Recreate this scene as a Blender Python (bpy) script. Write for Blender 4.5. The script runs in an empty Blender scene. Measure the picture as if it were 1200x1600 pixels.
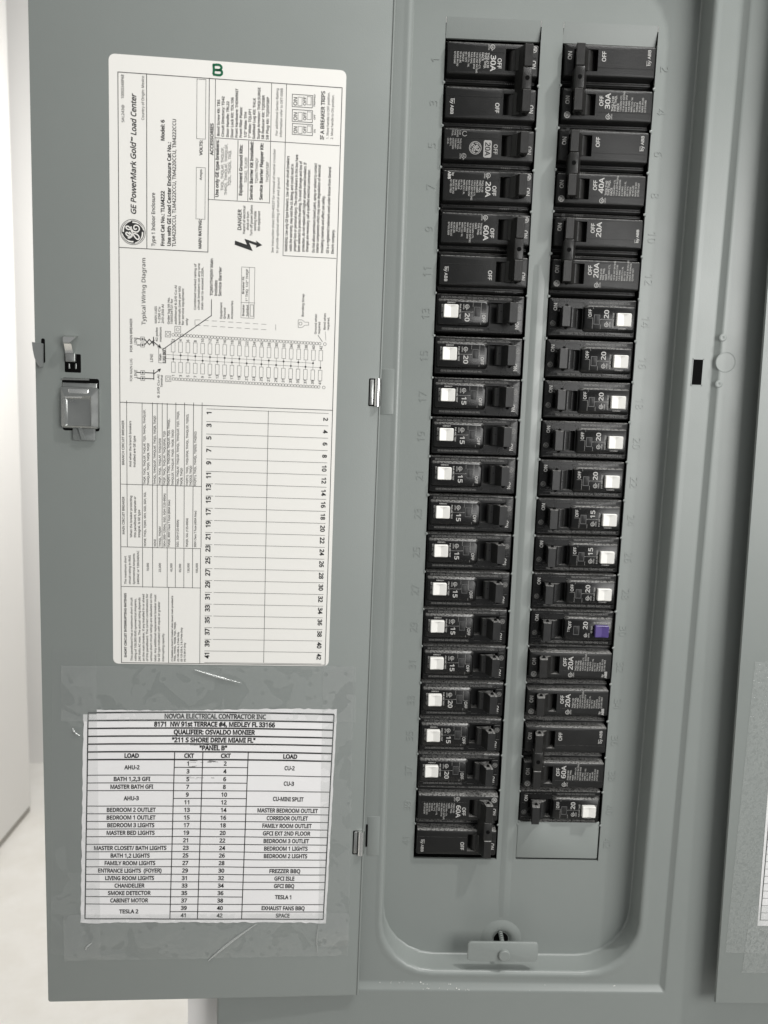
import bpy, bmesh, math, random
from mathutils import Vector, Matrix
from mathutils.geometry import tessellate_polygon

random.seed(7)
SC = bpy.context.scene
COL = SC.collection
S = 0.0254            # all dimensions below are in inches
ZF = 65.74            # height of the top of the breaker columns above the floor


def W(x, y, z):
    return Vector((x * S, y * S, (z + ZF) * S))


# ------------------------------------------------------------------ camera
cam_data = bpy.data.cameras.new('camera')
cam = bpy.data.objects.new('camera', cam_data)
COL.objects.link(cam)
SC.camera = cam
right = Vector((0.9991999, -0.0249062, 0.0312919))
down = Vector((0.0276308, -0.1357654, -0.9903556))
fwd = Vector((0.0289143, 0.9904279, -0.1349686))
cam.matrix_world = Matrix.Translation(W(-1.693, -20.186, -8.736)) @ Matrix((right, -down, -fwd)).transposed().to_4x4()
cam_data.sensor_fit = 'VERTICAL'
cam_data.sensor_height = 36.0
cam_data.lens = 1238.25 / 1600 * 36
cam_data.clip_start = 0.01
cam_data.clip_end = 100
cam_data.dof.use_dof = True
cam_data.dof.focus_distance = 0.505
cam_data.dof.aperture_fstop = 13.0

# ------------------------------------------------------------------ light
world = bpy.data.worlds.new('World')
SC.world = world
world.use_nodes = True
world.node_tree.nodes['Background'].inputs[0].default_value = (0.98, 1.0, 1.0, 1)
world.node_tree.nodes['Background'].inputs[1].default_value = 0.29


def area(name, loc, target, size, power, color=(1, .99, .972), shape='DISK', size_y=None):
    d = bpy.data.lights.new(name, 'AREA')
    d.shape = shape
    d.size = size
    if size_y:
        d.size_y = size_y
    d.energy = power
    d.color = color
    o = bpy.data.objects.new(name, d)
    COL.objects.link(o)
    o.location = loc
    o.rotation_euler = (Vector(target) - Vector(loc)).to_track_quat('-Z', 'Y').to_euler()
    return o


PANEL = W(2.5, 0, -10)
area('ceiling_downlight', PANEL + Vector((.66, -.50, 1.30)), PANEL, .06, 14)
area('ceiling_panel', PANEL + Vector((.15, -.42, 1.35)), PANEL, .40, 7, shape='SQUARE')
area('room_light', PANEL + Vector((.58, -.88, .14)), PANEL, .55, 8.6, shape='SQUARE')
area('far_room_light', W(-22, 50, 20), W(-50, 98, -30), .8, 25)

SC.view_settings.view_transform = 'Standard'
SC.view_settings.look = 'None'
SC.view_settings.gamma = 1
SC.view_settings.exposure = 0.0

# ------------------------------------------------------------------ materials
def nodes_of(m):
    m.use_nodes = True
    nt = m.node_tree
    return nt, nt.nodes, nt.links, nt.nodes['Principled BSDF']


def mat(name, color, rough=.5, metal=0.0, spec=.5, bump=0.0, bump_scale=300.0, var=0.0, var_scale=8.0,
        rough_var=0.0, coat=0.0):
    m = bpy.data.materials.new(name)
    nt, N, Lk, P = nodes_of(m)
    P.inputs['Base Color'].default_value = (*color, 1)
    P.inputs['Roughness'].default_value = rough
    P.inputs['Metallic'].default_value = metal
    P.inputs['Specular IOR Level'].default_value = spec
    P.inputs['Coat Weight'].default_value = coat
    tc = N.new('ShaderNodeTexCoord')
    if var > 0 or rough_var > 0:
        n = N.new('ShaderNodeTexNoise')
        n.inputs['Scale'].default_value = var_scale
        n.inputs['Detail'].default_value = 6
        n.inputs['Roughness'].default_value = .6
        Lk.new(tc.outputs['Object'], n.inputs['Vector'])
        if var > 0:
            mx = N.new('ShaderNodeMix'); mx.data_type = 'RGBA'
            mx.inputs['A'].default_value = (*[c * (1 - var) for c in color], 1)
            mx.inputs['B'].default_value = (*[min(1, c * (1 + var)) for c in color], 1)
            Lk.new(n.outputs['Fac'], mx.inputs['Factor'])
            Lk.new(mx.outputs['Result'], P.inputs['Base Color'])
        if rough_var > 0:
            mr = N.new('ShaderNodeMapRange')
            mr.inputs['From Min'].default_value = .3
            mr.inputs['From Max'].default_value = .7
            mr.inputs['To Min'].default_value = max(.02, rough - rough_var)
            mr.inputs['To Max'].default_value = rough + rough_var
            Lk.new(n.outputs['Fac'], mr.inputs['Value'])
            Lk.new(mr.outputs['Result'], P.inputs['Roughness'])
    if bump > 0:
        n2 = N.new('ShaderNodeTexNoise')
        n2.inputs['Scale'].default_value = bump_scale
        n2.inputs['Detail'].default_value = 3
        b = N.new('ShaderNodeBump')
        b.inputs['Strength'].default_value = bump
        b.inputs['Distance'].default_value = .0006
        Lk.new(tc.outputs['Object'], n2.inputs['Vector'])
        Lk.new(n2.outputs['Fac'], b.inputs['Height'])
        Lk.new(b.outputs['Normal'], P.inputs['Normal'])
    return m


M = dict(
    paint=mat('grey_enamel', (.222, .241, .230), .36, bump=.09, bump_scale=1500, var=.045, var_scale=6, rough_var=.11),
    plastic=mat('black_plastic', (.009, .009, .0088), .40, spec=.34, bump=.25, bump_scale=2200, var=.25, var_scale=40, rough_var=.08),
    handle=mat('black_handle_plastic', (.015, .0147, .014), .36, spec=.38, bump=.2, bump_scale=1800, var=.25, var_scale=60, rough_var=.08),
    afci=mat('satin_black_plastic', (.0055, .0055, .0055), .28, spec=.38, bump=.12, bump_scale=2200, var=.2, var_scale=40, rough_var=.08),
    afhandle=mat('charcoal_handle_plastic', (.015, .015, .015), .32, spec=.5, bump=.12, bump_scale=2200, var=.2, var_scale=60, rough_var=.08),
    frame=mat('grey_indicator_frame', (.075, .075, .075), .45),
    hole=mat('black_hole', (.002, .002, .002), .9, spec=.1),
    dark_steel=mat('dark_steel', (.03, .03, .03), .5, metal=.6),
    chrome=mat('chrome', (.82, .82, .80), .24, metal=1.0, rough_var=.05, var_scale=60),
    zinc=mat('dull_zinc', (.36, .37, .36), .33, metal=.9, rough_var=.08, var_scale=90),
    greyplastic=mat('grey_plastic', (.17, .18, .175), .35, bump=.1, bump_scale=900),
    button=mat('white_button', (.76, .75, .715), .38),
    purple=mat('purple_button', (.075, .05, .19), .35),
    label=mat('label_vinyl', (.785, .772, .735), .5, var=.02, var_scale=6),
    paper=mat('copy_paper', (.80, .79, .79), .7, var=.035, var_scale=25, bump=.15, bump_scale=120),
    ink=mat('black_ink', (.018, .018, .018), .6),
    inkgrey=mat('faded_ink', (.045, .044, .042), .6),
    inkgreen=mat('green_marker', (.0, .11, .045), .5, var=.3, var_scale=200),
    white_print=mat('white_print', (.44, .435, .42), .6),
    grey_print=mat('grey_print', (.30, .295, .285), .6),
    dim_print=mat('dim_print', (.19, .187, .18), .6),
    wall=mat('white_wall_paint', (.80, .785, .76), .8, bump=.1, bump_scale=60),
    trimwall=mat('white_drywall', (.80, .785, .77), .85, bump=.2, bump_scale=120),
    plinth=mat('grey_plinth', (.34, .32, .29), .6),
    chip=mat('paint_chip', (.72, .72, .69), .5),
)


def dusty(m, dust=(.40, .395, .38), amount=.62, lo=.4, hi=.9, scale=900):
    """building dust lying on whatever faces upwards"""
    nt = m.node_tree; N, Lk = nt.nodes, nt.links; P = N['Principled BSDF']
    g = N.new('ShaderNodeNewGeometry'); sp = N.new('ShaderNodeSeparateXYZ'); Lk.new(g.outputs['Normal'], sp.inputs[0])
    mr = N.new('ShaderNodeMapRange'); mr.interpolation_type = 'SMOOTHSTEP'
    mr.inputs['From Min'].default_value = lo; mr.inputs['From Max'].default_value = hi; mr.inputs['To Max'].default_value = amount
    Lk.new(sp.outputs['Z'], mr.inputs['Value'])
    tc = N.new('ShaderNodeTexCoord'); n = N.new('ShaderNodeTexNoise'); n.inputs['Scale'].default_value = scale; n.inputs['Detail'].default_value = 3
    Lk.new(tc.outputs['Object'], n.inputs['Vector'])
    m2 = N.new('ShaderNodeMapRange'); m2.inputs['From Min'].default_value = .34; m2.inputs['From Max'].default_value = .58
    Lk.new(n.outputs['Fac'], m2.inputs['Value'])
    mul = N.new('ShaderNodeMath'); mul.operation = 'MULTIPLY'
    Lk.new(mr.outputs['Result'], mul.inputs[0]); Lk.new(m2.outputs['Result'], mul.inputs[1])
    mx = N.new('ShaderNodeMix'); mx.data_type = 'RGBA'; mx.inputs['B'].default_value = (*dust, 1)
    src = P.inputs['Base Color'].links[0].from_socket
    Lk.new(src, mx.inputs['A']); Lk.new(mul.outputs[0], mx.inputs['Factor']); Lk.new(mx.outputs['Result'], P.inputs['Base Color'])
    return m


for k in ('plastic', 'handle', 'afci', 'afhandle'):
    dusty(M[k])


def floor_mat():
    m = bpy.data.materials.new('pale_stone_floor')
    nt, N, Lk, P = nodes_of(m)
    tc = N.new('ShaderNodeTexCoord')
    n = N.new('ShaderNodeTexNoise'); n.inputs['Scale'].default_value = 9; n.inputs['Detail'].default_value = 8
    n.inputs['Roughness'].default_value = .65
    r = N.new('ShaderNodeValToRGB')
    r.color_ramp.elements[0].position = .36; r.color_ramp.elements[0].color = (.81, .785, .735, 1)
    r.color_ramp.elements[1].position = .62; r.color_ramp.elements[1].color = (.86, .84, .80, 1)
    Lk.new(tc.outputs['Object'], n.inputs['Vector']); Lk.new(n.outputs['Fac'], r.inputs['Fac'])
    Lk.new(r.outputs['Color'], P.inputs['Base Color'])
    P.inputs['Roughness'].default_value = .45
    return m


M['floor'] = floor_mat()


def tape_mat(name, base, airy, scale, thr, gloss=.06):
    """clear packing tape: see-through and glossy, a little milky where air is trapped under it"""
    m = bpy.data.materials.new(name)
    nt, N, Lk, P = nodes_of(m)
    P.inputs['Base Color'].default_value = (.60, .63, .61, 1)
    P.inputs['Roughness'].default_value = .4
    tr = N.new('ShaderNodeBsdfTransparent')
    gl = N.new('ShaderNodeBsdfGlossy'); gl.inputs['Roughness'].default_value = .10
    tc = N.new('ShaderNodeTexCoord')
    n = N.new('ShaderNodeTexNoise'); n.inputs['Scale'].default_value = scale; n.inputs['Detail'].default_value = 2.5
    n.inputs['Distortion'].default_value = 1.2
    v = N.new('ShaderNodeTexVoronoi'); v.inputs['Scale'].default_value = scale * 4.2
    v.inputs['Randomness'].default_value = 1
    r1 = N.new('ShaderNodeMapRange'); r1.inputs['From Min'].default_value = thr; r1.inputs['From Max'].default_value = thr + .012
    r2 = N.new('ShaderNodeMapRange'); r2.inputs['From Min'].default_value = .24; r2.inputs['From Max'].default_value = .29
    # only some of the cells hold a bubble
    vc = N.new('ShaderNodeSeparateColor'); gt = N.new('ShaderNodeMath'); gt.operation = 'GREATER_THAN'; gt.inputs[1].default_value = .45
    mx = N.new('ShaderNodeMath'); mx.operation = 'MAXIMUM'
    mul = N.new('ShaderNodeMath'); mul.operation = 'MULTIPLY'
    mr = N.new('ShaderNodeMapRange'); mr.inputs['To Min'].default_value = base; mr.inputs['To Max'].default_value = airy
    mix = N.new('ShaderNodeMixShader'); mix2 = N.new('ShaderNodeMixShader'); mix2.inputs['Fac'].default_value = gloss
    bp = N.new('ShaderNodeBump'); bp.inputs['Strength'].default_value = .35; bp.inputs['Distance'].default_value = .0008
    for q in (n, v):
        Lk.new(tc.outputs['Object'], q.inputs['Vector'])
    Lk.new(n.outputs['Fac'], r1.inputs['Value']); Lk.new(v.outputs['Distance'], r2.inputs['Value'])
    Lk.new(v.outputs['Color'], vc.inputs[0]); Lk.new(vc.outputs[0], gt.inputs[0])
    Lk.new(r2.outputs['Result'], mx.inputs[0]); Lk.new(gt.outputs[0], mx.inputs[1])
    Lk.new(r1.outputs['Result'], mul.inputs[0]); Lk.new(mx.outputs[0], mul.inputs[1])
    Lk.new(mul.outputs[0], mr.inputs['Value']); Lk.new(mr.outputs['Result'], mix.inputs['Fac'])
    Lk.new(n.outputs['Fac'], bp.inputs['Height']); Lk.new(bp.outputs['Normal'], gl.inputs['Normal'])
    Lk.new(tr.outputs[0], mix.inputs[1]); Lk.new(P.outputs[0], mix.inputs[2])
    Lk.new(mix.outputs[0], mix2.inputs[1]); Lk.new(gl.outputs[0], mix2.inputs[2])
    Lk.new(mix2.outputs[0], N['Material Output'].inputs['Surface'])
    return m


M['tape'] = tape_mat('clear_packing_tape', .035, .135, 42, .45, .075)
M['tape_calm'] = tape_mat('clear_tape_stuck_flat', .035, .10, 30, .55, .075)
M['tape_frost'] = tape_mat('frosted_tape', .08, .18, 420, .45, .05)
M['crease'] = tape_mat('tape_crease', .18, .45, 80, .3, .25)

# ------------------------------------------------------------------ mesh helpers
class MB:
    """collects vertices (in inches) and faces of ONE mesh object"""
    def __init__(self):
        self.v, self.f = [], []

    def add(self, verts, faces):
        o = len(self.v)
        self.v += [tuple(p) for p in verts]
        self.f += [tuple(i + o for i in f) for f in faces]
        return self

    def box(self, x0, x1, y0, y1, z0, z1):
        v = [(x, y, z) for x in (x0, x1) for y in (y0, y1) for z in (z0, z1)]
        return self.add(v, [(0, 1, 3, 2), (4, 6, 7, 5), (0, 4, 5, 1), (2, 3, 7, 6), (0, 2, 6, 4), (1, 5, 7, 3)])

    def loft(self, rings, cap0=True, cap1=True):
        n = len(rings[0]); v = [p for r in rings for p in r]; f = []
        for k in range(len(rings) - 1):
            for i in range(n):
                j = (i + 1) % n
                f.append((k * n + i, k * n + j, (k + 1) * n + j, (k + 1) * n + i))
        if cap0:
            f.append(tuple(range(n - 1, -1, -1)))
        if cap1:
            f.append(tuple(range((len(rings) - 1) * n, len(rings) * n)))
        return self.add(v, f)

    def tube(self, pts, r, n=6):
        rings = []
        for i, p in enumerate(pts):
            p = Vector(p)
            t = (Vector(pts[min(i + 1, len(pts) - 1)]) - Vector(pts[max(i - 1, 0)])).normalized()
            a = t.orthogonal().normalized(); b = t.cross(a)
            rr = r[i] if isinstance(r, (list, tuple)) else r
            rings.append([tuple(p + rr * (math.cos(q * 2 * math.pi / n) * a + math.sin(q * 2 * math.pi / n) * b)) for q in range(n)])
        return self.loft(rings)

    def disc_y(self, x, y, z, r, n=16, depth=None, rz=None):
        """round boss or disc whose face looks along -Y"""
        rz = rz or r
        ring = lambda s, yy: [(x + r * s * math.cos(2 * math.pi * i / n), yy, z + rz * s * math.sin(2 * math.pi * i / n)) for i in range(n)]
        if depth:
            return self.loft([ring(1, y + depth), ring(1, y + min(.02, depth * .3)), ring(.88, y)], cap0=False)
        return self.add(ring(1, y), [tuple(range(n))])

    def build(self, name, m, parent=None, loc=None, smooth=38, xf=None):
        """loc: world origin (Vector, metres) the vertices are stored relative to; None = vertices are local inches"""
        me = bpy.data.meshes.new(name)
        vs = [xf(*p) for p in self.v] if xf else self.v
        if loc is None:
            co = [(p[0] * S, p[1] * S, p[2] * S) for p in vs]
        else:
            co = [tuple(W(*p) - loc) for p in vs]
        me.from_pydata(co, [], self.f)
        bm = bmesh.new(); bm.from_mesh(me)
        bmesh.ops.recalc_face_normals(bm, faces=bm.faces[:])
        bm.to_mesh(me); bm.free()
        me.materials.append(M[m] if isinstance(m, str) else m)
        if smooth:
            me.shade_smooth()
            me.set_sharp_from_angle(angle=math.radians(smooth))
        o = bpy.data.objects.new(name, me)
        COL.objects.link(o)
        if parent:
            o.parent = parent
        elif loc is not None:
            o.location = loc
        return o


def rr(x0, x1, z0, z1, r, y, n=4):
    """rounded rectangle ring in the XZ plane at depth y"""
    r = max(r, .0005)
    pts = []
    for cx, cz, a0 in ((x1 - r, z1 - r, 0), (x0 + r, z1 - r, 90), (x0 + r, z0 + r, 180), (x1 - r, z0 + r, 270)):
        for i in range(n + 1):
            a = math.radians(a0 + 90 * i / n)
            pts.append((cx + r * math.cos(a), y, cz + r * math.sin(a)))
    return pts


def pad(mb, x0, x1, z0, z1, y_back, y_front, r=.03, ch=.02, n=2):
    """block with rounded corners and chamfered front edge"""
    mb.loft([rr(x0, x1, z0, z1, r, y_back, n), rr(x0, x1, z0, z1, r, y_front + ch, n),
             rr(x0 + ch * .35, x1 - ch * .35, z0 + ch * .35, z1 - ch * .35, r, y_front + ch * .35, n),
             rr(x0 + ch, x1 - ch, z0 + ch, z1 - ch, max(.001, r - ch * .5), y_front, n)])
    return mb


def tag(o, label=None, cat=None, group=None, kind=None):
    for k, v in (('label', label), ('category', cat), ('group', group), ('kind', kind)):
        if v:
            o[k] = v
    return o


def thing(name, loc, label, cat, group=None, rot=None):
    o = bpy.data.objects.new(name, None)
    o.empty_display_size = .02
    COL.objects.link(o)
    o.location = loc
    if rot:
        o.rotation_euler = rot
    return tag(o, label, cat, group)


# ------------------------------------------------------------------ lettering
# outlines of a plain grotesque alphabet
FONT = {' ': (36, ''),
    '"': (57, '22,100 20,64 12,64 9,100|48,100 45,64 38,64 35,100'),
    '#': (90, '67,61 63,39 82,39 82,29 61,29 55,0 45,0 51,29 31,29 26,0 16,0 21,29 4,29 4,39 23,39 27,61 9,61 9,70 29,70 35,100 45,100 39,70 59,70 65,100 75,100 69,70 87,70 87,61|33,39 53,39 57,61 37,61'),
    '&': (103, '50,101 60,96 66,86 67,80 65,72 61,65 47,54 74,28 82,44 84,50 96,50 90,33 82,20 102,0 86,0 73,12 59,2 46,-1 30,-1 22,2 16,6 11,11 8,18 8,33 13,43 29,55 19,70 17,80 20,91 29,99 35,101|36,48 25,39 21,31 22,20 25,14 32,11 39,10 55,12 66,19|37,91 33,88 30,85 30,75 39,61 51,70 54,75 54,85 51,88 47,91'),
    '(': (42, '6,50 11,71 20,91 26,100 38,100 29,86 23,71 19,55 19,28 23,7 32,-13 38,-22 26,-22 15,-4 8,16 6,27'),
    ')': (42, '36,27 31,6 22,-13 16,-22 4,-22 15,-3 22,17 24,39 22,60 15,81 4,100 16,100 28,82 34,61 36,50'),
    ',': (38, '27,15 15,-18 6,-18 13,16 26,16'),
    '-': (45, '6,32 6,43 39,43 39,32'),
    '.': (38, '11,12 15,16 22,16 27,12 27,3 22,-1 15,-1 11,3'),
    '/': (52, '51,100 13,0 1,0 39,100'),
    '0': (80, '73,39 69,20 61,6 55,2 48,-1 40,-1 30,0 21,5 15,12 10,22 8,35 8,65 10,78 14,88 21,95 29,100 40,102 50,100 59,95 65,88 70,78 72,65|20,38 24,19 28,14 33,10 40,9 47,10 52,14 56,19 60,38 60,63 56,81 52,86 47,90 40,91 33,90 28,86 24,81 20,63'),
    '1': (80, '50,0 38,0 38,87 19,71 12,79 39,100 50,100'),
    '2': (80, '73,0 7,0 7,10 50,56 55,68 56,74 55,81 51,87 46,90 32,90 20,85 14,81 8,90 21,98 39,101 47,101 55,98 61,94 65,89 68,82 68,67 62,53 22,11 73,11'),
    '3': (80, '69,77 67,65 59,57 48,52 59,50 66,45 71,37 72,28 71,20 68,13 63,7 56,2 46,0 19,0 6,4 6,16 27,9 45,10 53,14 58,20 59,29 58,34 56,39 46,45 22,46 22,57 39,57 50,62 56,71 56,76 55,82 52,87 46,90 29,90 13,83 7,91 20,98 38,101 52,100 61,94 67,86'),
    '4': (80, '77,23 63,23 63,0 51,0 51,23 3,23 3,33 50,101 63,101 63,34 77,34|51,87 45,76 15,34 51,34'),
    '5': (80, '48,60 56,58 63,54 68,48 71,41 72,32 71,22 68,14 62,7 55,3 46,0 27,-1 9,4 9,16 28,10 42,10 53,14 56,19 60,31 58,39 54,46 46,50 17,49 11,53 15,100 65,100 65,89 25,89 23,60 34,61'),
    '6': (80, '9,60 13,76 21,89 27,94 34,98 43,101 66,100 66,90 54,91 45,91 38,88 28,79 22,66 21,51 30,59 45,63 53,62 60,59 66,55 70,49 73,41 74,32 73,23 70,14 65,8 59,3 51,0 35,-1 23,5 13,16 8,32|50,10 56,15 60,22 61,32 60,41 57,47 50,52 42,53 31,50 23,43 20,35 23,21 29,14 37,10'),
    '7': (80, '19,0 60,89 6,89 6,100 73,100 73,90 33,0'),
    '8': (80, '48,101 61,95 66,91 69,85 69,72 64,63 51,53 67,42 72,32 72,18 69,11 64,6 58,2 50,-1 30,-1 22,2 15,6 11,11 8,18 8,32 13,42 28,52 15,62 11,72 11,85 14,91 19,95 32,101|20,19 24,13 31,10 40,8 49,10 56,13 60,19 61,26 58,34 46,44 38,47 24,38 19,30|40,91 33,91 27,88 23,83 23,72 27,65 40,58 53,65 57,72 56,83 53,88 47,91'),
    '9': (80, '72,40 68,24 59,11 54,6 46,2 37,-1 14,0 14,11 27,9 36,9 43,12 53,21 58,34 60,49 51,41 36,37 28,38 21,41 15,45 11,51 8,59 7,68 8,77 11,86 16,92 22,97 30,100 46,101 58,95 67,84 72,68|31,90 25,85 21,78 19,68 20,59 24,53 30,48 38,47 50,50 58,57 60,65 57,79 52,86 44,90'),
    ':': (38, '11,12 15,16 22,16 27,12 27,3 22,-1 15,-1 11,3|11,72 15,77 22,77 27,72 27,63 22,59 15,59 11,63'),
    '@': (126, '117,44 114,32 108,22 99,16 88,16 83,19 78,27 71,19 65,16 58,15 49,17 42,22 38,31 36,41 37,50 40,58 44,64 50,69 57,72 87,69 86,30 88,26 94,24 98,25 104,32 108,43 107,62 103,72 96,80 88,86 79,90 68,91 56,90 46,87 38,82 31,76 25,69 21,60 18,40 19,27 23,16 29,8 37,2 48,-2 69,-3 91,3 91,-7 69,-12 45,-11 32,-6 22,1 14,11 10,24 8,39 9,52 12,63 17,74 24,83 32,90 43,95 54,99 68,100 78,99 88,97 96,92 104,87 110,79 114,71 117,61|48,33 51,28 55,25 60,24 67,25 71,30 74,37 76,63 66,64 60,63 55,61 49,52 48,47'),
    'A': (89, '76,0 64,31 25,31 13,0 0,0 39,100 50,100 89,0|45,87 40,72 29,42 61,42'),
    'B': (91, '59,99 71,94 78,87 80,75 78,65 71,57 61,52 72,49 81,41 83,28 82,20 79,13 74,7 67,3 59,1 14,0 14,100|56,58 62,62 66,67 67,74 66,81 61,86 54,88 26,89 26,57|26,47 26,11 58,12 65,16 69,22 69,34 65,42 54,46'),
    'C': (89, '49,90 36,84 27,74 22,59 23,38 26,29 30,21 37,15 46,11 69,11 80,14 80,3 62,-1 40,0 29,5 20,13 14,23 10,35 9,50 12,71 16,80 21,87 28,93 36,98 46,100 64,101 84,96 79,85 63,90'),
    'D': (102, '94,51 92,36 87,23 80,13 70,6 57,1 41,0 14,0 14,100 44,100 59,99 71,94 80,87 88,78 92,66|80,51 79,63 76,72 71,80 63,85 54,88 26,89 26,11 40,11 58,13 70,21 78,33'),
    'E': (78, '69,0 14,0 14,100 69,100 69,89 26,89 26,58 67,58 67,47 26,47 26,11 69,11'),
    'F': (73, '26,0 14,0 14,100 69,100 69,89 26,89 26,54 67,54 67,42 26,42'),
    'G': (102, '57,53 92,53 92,4 66,-1 42,0 30,5 21,12 14,23 10,35 9,50 10,65 15,77 22,87 32,95 45,100 69,101 90,96 85,85 67,90 49,89 39,85 32,79 26,71 23,62 22,50 23,39 26,29 31,21 38,15 47,11 79,12 79,42 57,42'),
    'H': (104, '90,0 77,0 77,47 26,47 26,0 14,0 14,100 26,100 26,58 77,58 77,100 90,100'),
    'I': (47, '42,0 6,0 6,7 17,10 17,90 6,93 6,100 42,100 42,93 30,90 30,10 42,7'),
    'J': (38, '-11,-25 -11,-14 3,-15 9,-12 12,-5 13,100 25,100 25,-7 22,-14 18,-20 13,-24 7,-26'),
    'K': (87, '87,0 72,0 36,48 26,39 26,0 14,0 14,100 26,100 26,51 70,100 85,100 46,56'),
    'L': (73, '14,0 14,100 26,100 26,11 70,11 70,0'),
    'M': (127, '58,0 24,88 25,0 14,0 14,100 32,100 64,18 95,100 113,100 113,0 101,0 101,88 68,0'),
    'N': (106, '93,0 78,0 24,83 25,0 14,0 14,100 28,100 82,17 81,100 93,100'),
    'O': (109, '101,50 98,29 94,20 89,13 83,7 75,2 65,0 55,-1 44,0 34,2 26,7 20,13 15,20 9,39 9,50 10,65 14,77 20,87 29,95 41,100 55,102 69,100 80,95 89,88 96,77 100,65|23,38 25,28 30,20 36,14 45,11 55,10 65,11 73,14 80,20 84,28 87,38 88,50 86,67 80,80 70,88 55,90 45,89 36,86 30,80 25,72 23,62'),
    'P': (85, '40,100 57,98 69,92 75,83 78,71 76,59 69,49 57,42 38,39 26,39 26,0 14,0 14,100|26,89 26,50 45,50 58,54 61,58 64,63 65,70 63,78 58,84 50,88'),
    'Q': (109, '101,50 98,28 93,19 88,11 81,5 72,1 96,-24 78,-24 55,-1 44,0 34,2 26,7 20,13 15,20 9,39 9,50 10,65 14,77 20,87 29,95 41,100 55,102 69,100 80,95 89,88 96,77 100,65|23,38 25,28 30,20 36,14 45,11 55,10 65,11 73,14 80,20 84,28 87,38 88,50 86,67 80,80 70,88 55,90 45,89 36,86 30,80 25,72 23,62'),
    'R': (87, '53,99 62,97 69,93 74,87 77,80 77,64 71,53 58,45 85,0 70,0 46,41 26,41 26,0 14,0 14,100|26,89 26,52 52,53 59,57 63,63 65,71 62,82 54,87 48,89'),
    'S': (77, '70,27 69,18 66,12 61,6 54,2 45,-1 11,2 7,3 7,15 27,10 42,10 52,14 57,21 57,30 53,37 18,54 12,61 9,70 9,83 12,90 17,95 24,98 40,101 62,98 68,96 64,85 47,90 34,90 26,86 22,80 22,71 26,64 58,49 67,40 70,34'),
    'T': (78, '45,0 33,0 33,89 1,89 1,100 76,100 76,89 45,89'),
    'U': (102, '90,35 89,25 85,17 80,9 73,3 63,0 51,-1 34,1 22,9 15,21 13,36 13,100 25,100 25,35 27,24 32,16 40,11 51,10 60,10 66,13 71,17 77,28 77,100 90,100'),
    'V': (84, '84,100 48,0 36,0 0,100 13,100 42,14 48,36 71,100'),
    'W': (130, '128,100 102,0 89,0 64,82 41,0 28,0 2,100 15,100 35,15 40,40 58,100 71,100 95,15 115,100'),
    'X': (82, '82,0 67,0 41,43 14,0 1,0 34,52 3,100 17,100 41,61 66,100 79,100 48,52'),
    'Y': (79, '40,51 66,100 79,100 46,39 46,0 33,0 33,38 0,100 14,100'),
    'Z': (80, '75,0 5,0 5,10 58,89 7,89 7,100 73,100 73,90 21,11 75,11'),
    'a': (79, '52,75 61,70 66,62 67,51 67,0 58,0 55,11 45,1 30,-1 18,1 10,8 7,14 6,21 9,31 15,38 26,43 55,45 54,58 51,63 46,65 34,66 18,61 15,70 33,76|32,35 25,32 21,27 19,21 20,15 23,11 33,9 42,10 49,14 53,20 55,37'),
    'b': (86, '24,65 33,73 39,76 47,76 60,74 70,67 76,54 78,38 77,26 75,16 70,8 64,3 56,0 47,-1 39,-1 28,5 23,10 21,0 12,0 12,106 24,106|45,66 38,65 33,63 29,59 25,47 25,25 29,16 35,11 46,9 54,11 61,16 64,25 66,38 64,50 61,59 54,64'),
    'c': (67, '33,0 24,3 17,8 12,15 9,25 8,37 9,50 12,60 18,67 25,72 33,75 54,75 63,72 59,62 43,66 36,65 30,62 26,58 21,46 21,29 26,16 30,12 35,10 53,11 61,14 61,3 48,-1'),
    'd': (86, '39,-1 26,1 16,8 10,20 8,37 10,54 16,67 26,74 39,76 53,73 63,65 62,106 74,106 74,0 64,0 62,10 53,2|40,9 51,10 57,15 61,24 62,37 61,50 57,59 51,64 40,66 32,64 25,58 22,49 20,37 22,25 25,16 32,11'),
    'e': (79, '41,76 50,75 57,72 64,67 68,60 71,52 72,35 20,35 22,24 27,16 34,11 51,9 68,14 68,4 51,-1 34,0 25,3 18,8 12,16 9,25 8,37 9,48 12,58 17,66 23,72 32,75|41,66 33,65 27,61 23,54 21,45 59,45 57,56 51,64'),
    'f': (48, '46,66 28,66 28,0 15,0 15,66 2,66 2,71 15,75 16,89 18,96 22,101 26,104 44,107 54,105 51,95 40,97 34,96 31,93 28,88 28,75 46,75'),
    'g': (86, '39,76 52,74 63,65 64,75 74,75 73,-11 71,-19 66,-25 60,-30 51,-33 26,-32 14,-29 14,-18 33,-23 50,-22 57,-18 61,-11 62,10 52,1 39,-1 26,1 16,9 10,21 8,37 10,53 16,66 26,74|34,65 29,63 23,53 20,37 22,25 26,16 32,11 40,9 50,10 57,15 61,23 62,47 57,59 53,63 47,65'),
    'h': (87, '24,65 34,73 48,76 63,73 68,70 72,65 74,58 75,0 63,0 62,56 59,62 54,65 46,66 39,65 33,63 29,59 25,47 24,0 12,0 12,106 24,106'),
    'i': (36, '24,75 24,0 12,0 12,75|21,103 25,99 25,92 21,88 15,88 11,92 11,99 15,103'),
    'j': (36, '-8,-32 -8,-22 6,-23 9,-21 11,-17 12,75 24,75 24,-18 19,-28 10,-33|11,99 15,103 21,103 25,99 25,92 21,88 15,88 11,92'),
    'k': (75, '24,39 57,75 71,75 41,43 74,0 59,0 33,35 24,28 24,0 12,0 12,106 24,106'),
    'l': (36, '24,0 12,0 12,106 24,106'),
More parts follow.
